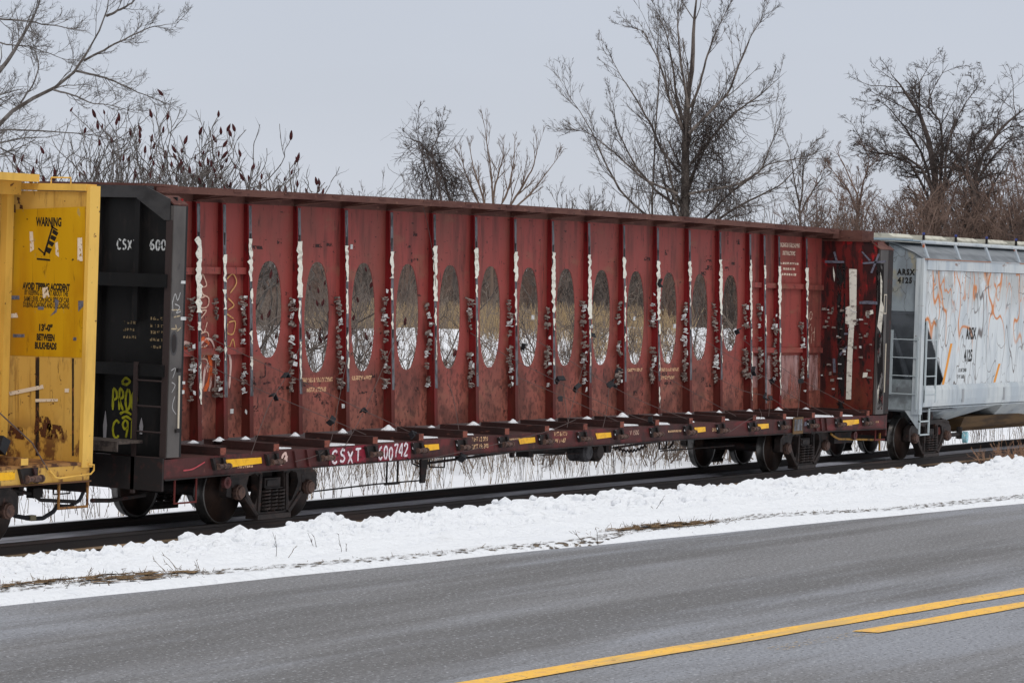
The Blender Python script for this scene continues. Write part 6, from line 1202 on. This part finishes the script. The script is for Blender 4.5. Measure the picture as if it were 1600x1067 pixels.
# shrubs: a few variants, many individuals
def shrub_mesh(seed, H, ns, spread, m, tw=(7,5,3), r=.02, up=.05, w=.12, ang=.55):
    rng = np.random.default_rng(seed); S = rng.normal(0, .25, (ns, 3))*np.array([1,1,0]); Dn = rng.normal(0, spread, (ns, 3)); Dn[:, 2] = 1
    P, R = grow(S, Dn, rng.uniform(.7, 1.05, ns)*H, np.full(ns, r)*rng.uniform(.6, 1.2, ns), 8, w*.6, up, rng, .3)
    lv = [dict(k=k, ang=ang, dang=.2, lf=l, rf=.6, n=5, w=w, up=up, rmin=rm, t0=.12, lmax=H*.4) for k, l, rm in zip(tw, (.38, .45, .5), (.009, .007, .006))]
    out, _ = branch_set(P, R, lv, rng); V, Q = join(out); me = npmesh('shrub', V, Q); me.materials.append(m); return me
SH_GREY = [shrub_mesh(k, 4.2, 6, .28, bark, (8,5,3), .028) for k in (1, 2, 3)]
SH_RED = [shrub_mesh(k, 4.6, 9, .35, bark_red, (9,6,3), .03, .03, .18, .7) for k in (11, 12, 13)]
SH_LOW = [shrub_mesh(k, 2.3, 7, .5, twig_grey, (5,4,2), .012, .03, .2, .7) for k in (21, 22, 23, 24)]
SH_DARK = [shrub_mesh(k, 3.8, 8, .5, bark_dk, (9,6,4), .026, .0, .25, .9) for k in (31, 32)]
def place_shrub(me, px, d, name, label, cat, group, top=None, sc=1.0, base_h=1.0):
    g = wpt(px, 560, d)
    while g[1] < 5.5: d += 2; g = wpt(px, 560, d)
    z = float(field_z(np.array(g[0]), np.array(g[1])))
    o = link(name, me, None); o.location = (g[0], g[1], z-.05); s = sc
    if top is not None: s = (wpt(px, top, d)[2]-z)/base_h
    wsc = min(s, 1.5)
    o.scale = (wsc*random.uniform(.85,1.15), wsc*random.uniform(.85,1.15), s); o.rotation_euler = (0, 0, random.uniform(0, 6.28)); tag(o, label, cat, group); return o
random.seed(44)
L1 = 'bare grey-brown shrub in the brush line beyond the snowy field'; G1 = 'bare shrubs beyond the field'
for px, top in ((525,282),(548,290),(575,292),(600,268),(612,255),(630,262),(735,262),(860,285),(880,278),(905,272),(925,280),(950,282),(975,290),(1010,292),(1180,290),(1215,285),(1245,272),(1270,285),(1300,290),(960,262),(1130,300),(1200,300)):
    place_shrub(random.choice(SH_GREY), px, random.uniform(112,124), 'bare_shrub', L1, 'shrub', G1, top, base_h=4.6)
L2 = 'reddish brown dense bare shrub massed behind the right end of the train'; G2 = 'reddish shrubs behind the right end'
for k in range(44):
    px = random.uniform(1285, 1660); t = (px-1285)/340; top = 335 - random.uniform(10, 70) - 70*max(0, t-.45)*random.uniform(.6, 1.3)
    place_shrub(random.choice(SH_RED if px < 1540 or random.random() < .5 else SH_DARK), px, random.uniform(104, 122), 'reddish_shrub', L2, 'shrub', G2, top, base_h=5.0)
for k in range(50):
    px = random.uniform(1470, 1690); place_shrub(random.choice(SH_DARK+SH_DARK+SH_RED), px, random.uniform(108, 120), 'reddish_shrub', L2, 'shrub', G2, random.uniform(215, 300) - .15*(px-1550), base_h=5.0)
L3 = 'bare brown thicket shrub seen through the oval openings of the flatcar'; G3 = 'thicket seen through the ovals'
for k in range(34):
    px = 300 + k*31.5 + random.uniform(-8, 8); place_shrub(random.choice(SH_GREY+SH_RED+SH_DARK), px, random.uniform(112, 142), 'thicket_shrub', L3, 'shrub', G3, random.uniform(385, 425), base_h=4.6)
L4 = 'low tangled grey shrub standing in the snow close behind the flatcar'; G4 = 'low shrubs close behind the track'
for k in range(62):
    px = 330 + k*15.3 + random.uniform(-8, 8); place_shrub(random.choice(SH_LOW), px, random.uniform(68, 108), 'low_shrub', L4, 'shrub', G4, random.uniform(405, 530), base_h=2.5)
lb = [[wpt(a, b, d) for a, b, d in q] for q in (((700,660,92),(745,490,92),(765,470,92),(792,432,93)), ((690,640,80),(722,520,80),(700,492,80)), ((655,640,78),(700,560,79),(735,480,80),(742,430,80)), ((1000,640,88),(1080,560,89),(1100,470,90),(1104,400,90)), ((860,640,86),(840,560,86),(815,500,87),(835,440,88)))]
for k, (l, lab) in enumerate(zip(lb, ('thick dark branch leaning right behind the sixth oval opening', 'crooked bare stem behind the fifth oval opening', 'slim bare stem leaning right between the fourth and fifth oval openings', 'bare stem leaning right behind the twelfth oval opening', 'crooked bare stem behind the seventh oval opening'))):
    make_tree('leaning_sapling', [l], .055 if k == 0 else .03, [dict(k=9, ang=.6, dang=.2, lf=.3, rf=.5, n=5, w=.18, up=.04, rmin=.009, lmax=1.1), dict(k=5, ang=.6, dang=.2, lf=.5, rf=.6, n=4, w=.18, up=.03, rmin=.006)], bark_dk, lab, 70+k, cat='stem')
# far wood: reads as one mass
rng = np.random.default_rng(9)
def stems(name, N, xr, pxr, dr, hr, r, m, lean=.15, segs=4, up=.02, clump=None, br=0, brm=.3, zoff=-.05, sel=None):
    px = rng.uniform(pxr[0], pxr[1], N); d = rng.uniform(dr[0], dr[1], N)
    if clump: keep = fbm(px*clump[0], d*clump[1], 3, clump[2]) > clump[3]; px, d = px[keep], d[keep]
    F = np.array([math.cos(YAW), math.sin(YAW)]); Rr = np.array([math.sin(YAW), -math.cos(YAW)])
    XY = np.array([-36.34, -26.94])[None, :] + F[None, :]*d[:, None] + Rr[None, :]*((px-800)*d/4850)[:, None]
    if sel is not None: k = sel(XY); XY = XY[k]
    z = field_z(XY[:, 0], XY[:, 1]) + zoff; S = np.column_stack([XY, z]); n = len(S); Dn = rng.normal(0, lean, (n, 3)); Dn[:, 2] = 1
    P, R = grow(S, Dn, rng.uniform(hr[0], hr[1], n), np.full(n, r)*rng.uniform(.7, 1.4, n), segs, .07, up, rng, .4); out = [tubes(P, R, 3)]
    if br:
        s2, d2, l2, r2 = spawn(P, R, br, .3, 1, .6, .25, brm, .7, rng, rmin=r*.5); p2, r2 = grow(s2, d2, l2, r2, 3, .1, .05, rng); out.append(tubes(p2, r2, 3))
    V, Q = join(out); o = link(name, npmesh(name, V, Q), m); o['kind'] = 'stuff'; return o
far = stems('distant_brush', 13000, None, (250, 1700), (145, 175), (2.5, 4.4), .016, bark_red, .25, 4, br=4, brm=.35); tag(far, 'hazy brown mass of bare brush along the far side of the field', 'brush')
w1 = stems('dry_weeds', 9000, None, (-100, 1700), (50, 92), (.35, 1.15), .0055, weed_m, .16, 4, clump=(.035, .35, 4, .47), br=3, brm=.3, sel=lambda q: (q[:, 1] > 4.2) & (q[:, 1] < 12)); tag(w1, 'dry brown weed stalks standing in the snow beyond the rails', 'weeds')
w3 = stems('dry_weeds', 3600, None, (380, 1300), (60, 100), (.6, 1.9), .007, twig_grey, .28, 5, br=4, brm=.4, sel=lambda q: (q[:, 1] > 7.5)); tag(w3, 'tangled bare stalks in the snow seen through the oval openings', 'weeds')
w2 = stems('tan_reeds', 12000, None, (545, 1085), (94, 114), (.25, 1.05), .010, reed_m, .28, 4, clump=(.025, .30, 8, .51)); tag(w2, 'tan reeds along the edge of the snowy field behind the ovals', 'reeds')
w4 = stems('tan_reeds', 2200, None, (480, 650), (102, 112), (.3, .8), .011, reed_m, .2, 4); tag(w4, 'thin stand of tan reeds behind the third and fourth ovals', 'reeds')
# ------------------------------------------------------------------ verge: dead grass, twigs, dirt line
def verge_tuft(x, y, n, h, seed, m=grass_m, spread=.12):
    rng = np.random.default_rng(seed); z = float(bank_z(np.array(x), np.array(y))) - .015
    S = np.column_stack([rng.normal(x, spread, n), rng.normal(y, spread*.30, n), np.full(n, z)]); S[:, 2] = bank_z(S[:, 0], S[:, 1])-.012
    Dn = rng.normal(0, .8, (n, 3)); Dn[:, 2] = np.abs(Dn[:, 2])*.35+.12; return grow(S, Dn, rng.uniform(.3, 1, n)*h, np.full(n, .0022), 4, .2, -.12, rng, .4)
PP = []; RR = []
for i, (x, y) in enumerate(D['tufts']):
    big = i < 13; P, R = verge_tuft(x, y, 230 if big else 24, .055 if big else .04, i, spread=.30 if big else .16); PP.append(P); RR.append(R)
V, Q = tubes(np.concatenate(PP), np.concatenate(RR), 3); o = link('verge_grass', npmesh('verge_grass', V, Q), grass_m); o['kind'] = 'stuff'; tag(o, 'flattened dead brown grass showing through the snow along the road', 'grass')
patch_mat = mat('matted_brown_grass', rgb(124,98,66), .95, layers=[(rgb(78,60,44), dict(scale=(18,34,20), lo=.45, hi=.58)), (rgb(160,132,92), dict(scale=(30,60,30), lo=.58, hi=.66, seed=5))], alpha=dict(scale=(7,16,9), lo=.47, hi=.52), bump=(50,.9,.03))
mb = MB(); rp = random.Random(9)
for i, (x, y) in enumerate(D['tufts'][:13]):
    a, b = rp.uniform(.30, .48), rp.uniform(.07, .12); g_ = []
    for u in range(9):
        for v in range(5): xx_ = x+a*(u/4-1); yy_ = y+b*(v/2-1)*math.sqrt(max(.05, 1-(u/4-1)**2)); g_.append((xx_, yy_, float(bank_z(np.array(xx_), np.array(yy_)))+.008))
    mb.add(g_, [(5*u+v, 5*(u+1)+v, 5*(u+1)+v+1, 5*u+v+1) for u in range(8) for v in range(4)])
o = link('matted_grass', mb.mesh('matted_grass'), patch_mat); o['kind'] = 'stuff'; tag(o, 'matted brown grass patches showing through the snow near the road edge', 'grass')
dx, dy = zip(*D['debris']); rngd = np.random.default_rng(4); xx = np.arange(-27, -6, .05); yc_ = np.interp(xx, dx, dy); hw = .05+.10*fbm(xx*.8, xx*0+3, 3, 3)
vs = []; 
for x, y, h in zip(xx, yc_, hw):
    for q in np.linspace(-1, 1, 5): yy = y+q*h; vs.append((x, yy, float(bank_z(np.array(x), np.array(yy)))+.004))
n = len(xx); mb = MB(); mb.add(vs, [(5*i+j, 5*(i+1)+j, 5*(i+1)+j+1, 5*i+j+1) for i in range(n-1) for j in range(4)]); o = link('verge_dirt', mb.mesh('verge_dirt'), dirt_m); o['kind'] = 'structure'
PP = []; RR = []
for k in range(800):
    x = rngd.uniform(-27, -6); y = np.interp(x, dx, dy) + rngd.normal(0, .09)
    if fbm(np.array(x*1.2), np.array(y*.5), 3, 6) < .5: continue
    P, R = verge_tuft(x, y, 3, .035, 1000+k, spread=.06); PP.append(P); RR.append(R)
V, Q = tubes(np.concatenate(PP), np.concatenate(RR), 3); o = link('verge_litter', npmesh('verge_litter', V, Q), mat('dark_litter', rgb(74,60,48), .9)); o['kind'] = 'stuff'; tag(o, 'scattered dark plant litter on the snow beside the road', 'plant litter')
for i, (x, y) in enumerate(D['twigs']):
    rng2 = np.random.default_rng(60+i); z = float(bank_z(np.array(x), np.array(y))) - .02; n = 2
    S = np.column_stack([rng2.normal(x, .02 if i != 7 else .10, n), rng2.normal(y, .02, n), np.full(n, z)]); Dn = rng2.normal(0, .5, (n, 3)); Dn[:, 2] = .8 if i != 7 else .25
    P, R = grow(S, Dn, rng2.uniform(.07, .17, n), np.full(n, .002), 5, .12, -.03, rng2, .5); s2, d2, l2, r2 = spawn(P, R, 2, .4, 1, .6, .2, .3, .8, rng2, rmin=.002); p2, r2 = grow(s2, d2, l2, r2, 3, .1, 0, rng2)
    V, Q = join([tubes(P, R, 4), tubes(p2, r2, 3)]); o = link('weed_stalk', npmesh('weed_stalk', V, Q), weed_m)
    tag(o, 'thin dry weed stalk poking out of the snow bank beside the road', 'weed', 'stalks poking out of the snow bank')
# reddish weeds at the right end of the snow bank
rust_weed = mat('rust_brown_weed', rgb(150,116,92), .9)
def weed_mesh(seed, H, n=26):
    rng = np.random.default_rng(seed); S = rng.normal(0, .16, (n, 3))*np.array([1,1,0]); Dn = rng.normal(0, .35, (n, 3)); Dn[:, 2] = 1
    P, R = grow(S, Dn, rng.uniform(.6, 1, n)*H, np.full(n, .0035), 6, .12, .02, rng, .5); out = [tubes(P, R, 3)]
    for k in (6, 3):
        s2, d2, l2, r2 = spawn(P, R, k, .2, 1, .6, .2, .4, .7, rng, rmin=.002); P, R = grow(s2, d2, l2, r2, 4, .12, .03, rng, .6); out.append(tubes(P, R, 3))
    V, Q = join(out); me = npmesh('weed_bush', V, Q); me.materials.append(rust_weed); return me
WM = [weed_mesh(k, .55) for k in range(3)]
rnd = random.Random(2)
wl = ('short rust brown weed at the far end of the snow bank beside the rails', 'rust brown weed bush at the right edge beside the rails')
for px, py, sc_ in ((1546, 719, .45), (1568, 716, .7), (1580, 714, .9), (1590, 712, 1.0), (1600, 711, 1.1), (1610, 710, 1.1), (1622, 709, 1.1)):
    v = (py-508)/4850; d_ = (2.845-1.5)/v; g = wpt(px, py, d_)
    o = link('weed_bush', rnd.choice(WM), None, None, (g[0], g[1], float(bank_z(np.array(g[0]), np.array(g[1])))-.03), (0,0,rnd.uniform(0,6))); o.scale = (sc_,)*3
    tag(o, wl[0] if px < 1550 else wl[1], 'weed', None if px < 1550 else 'rust brown weeds at the right edge')
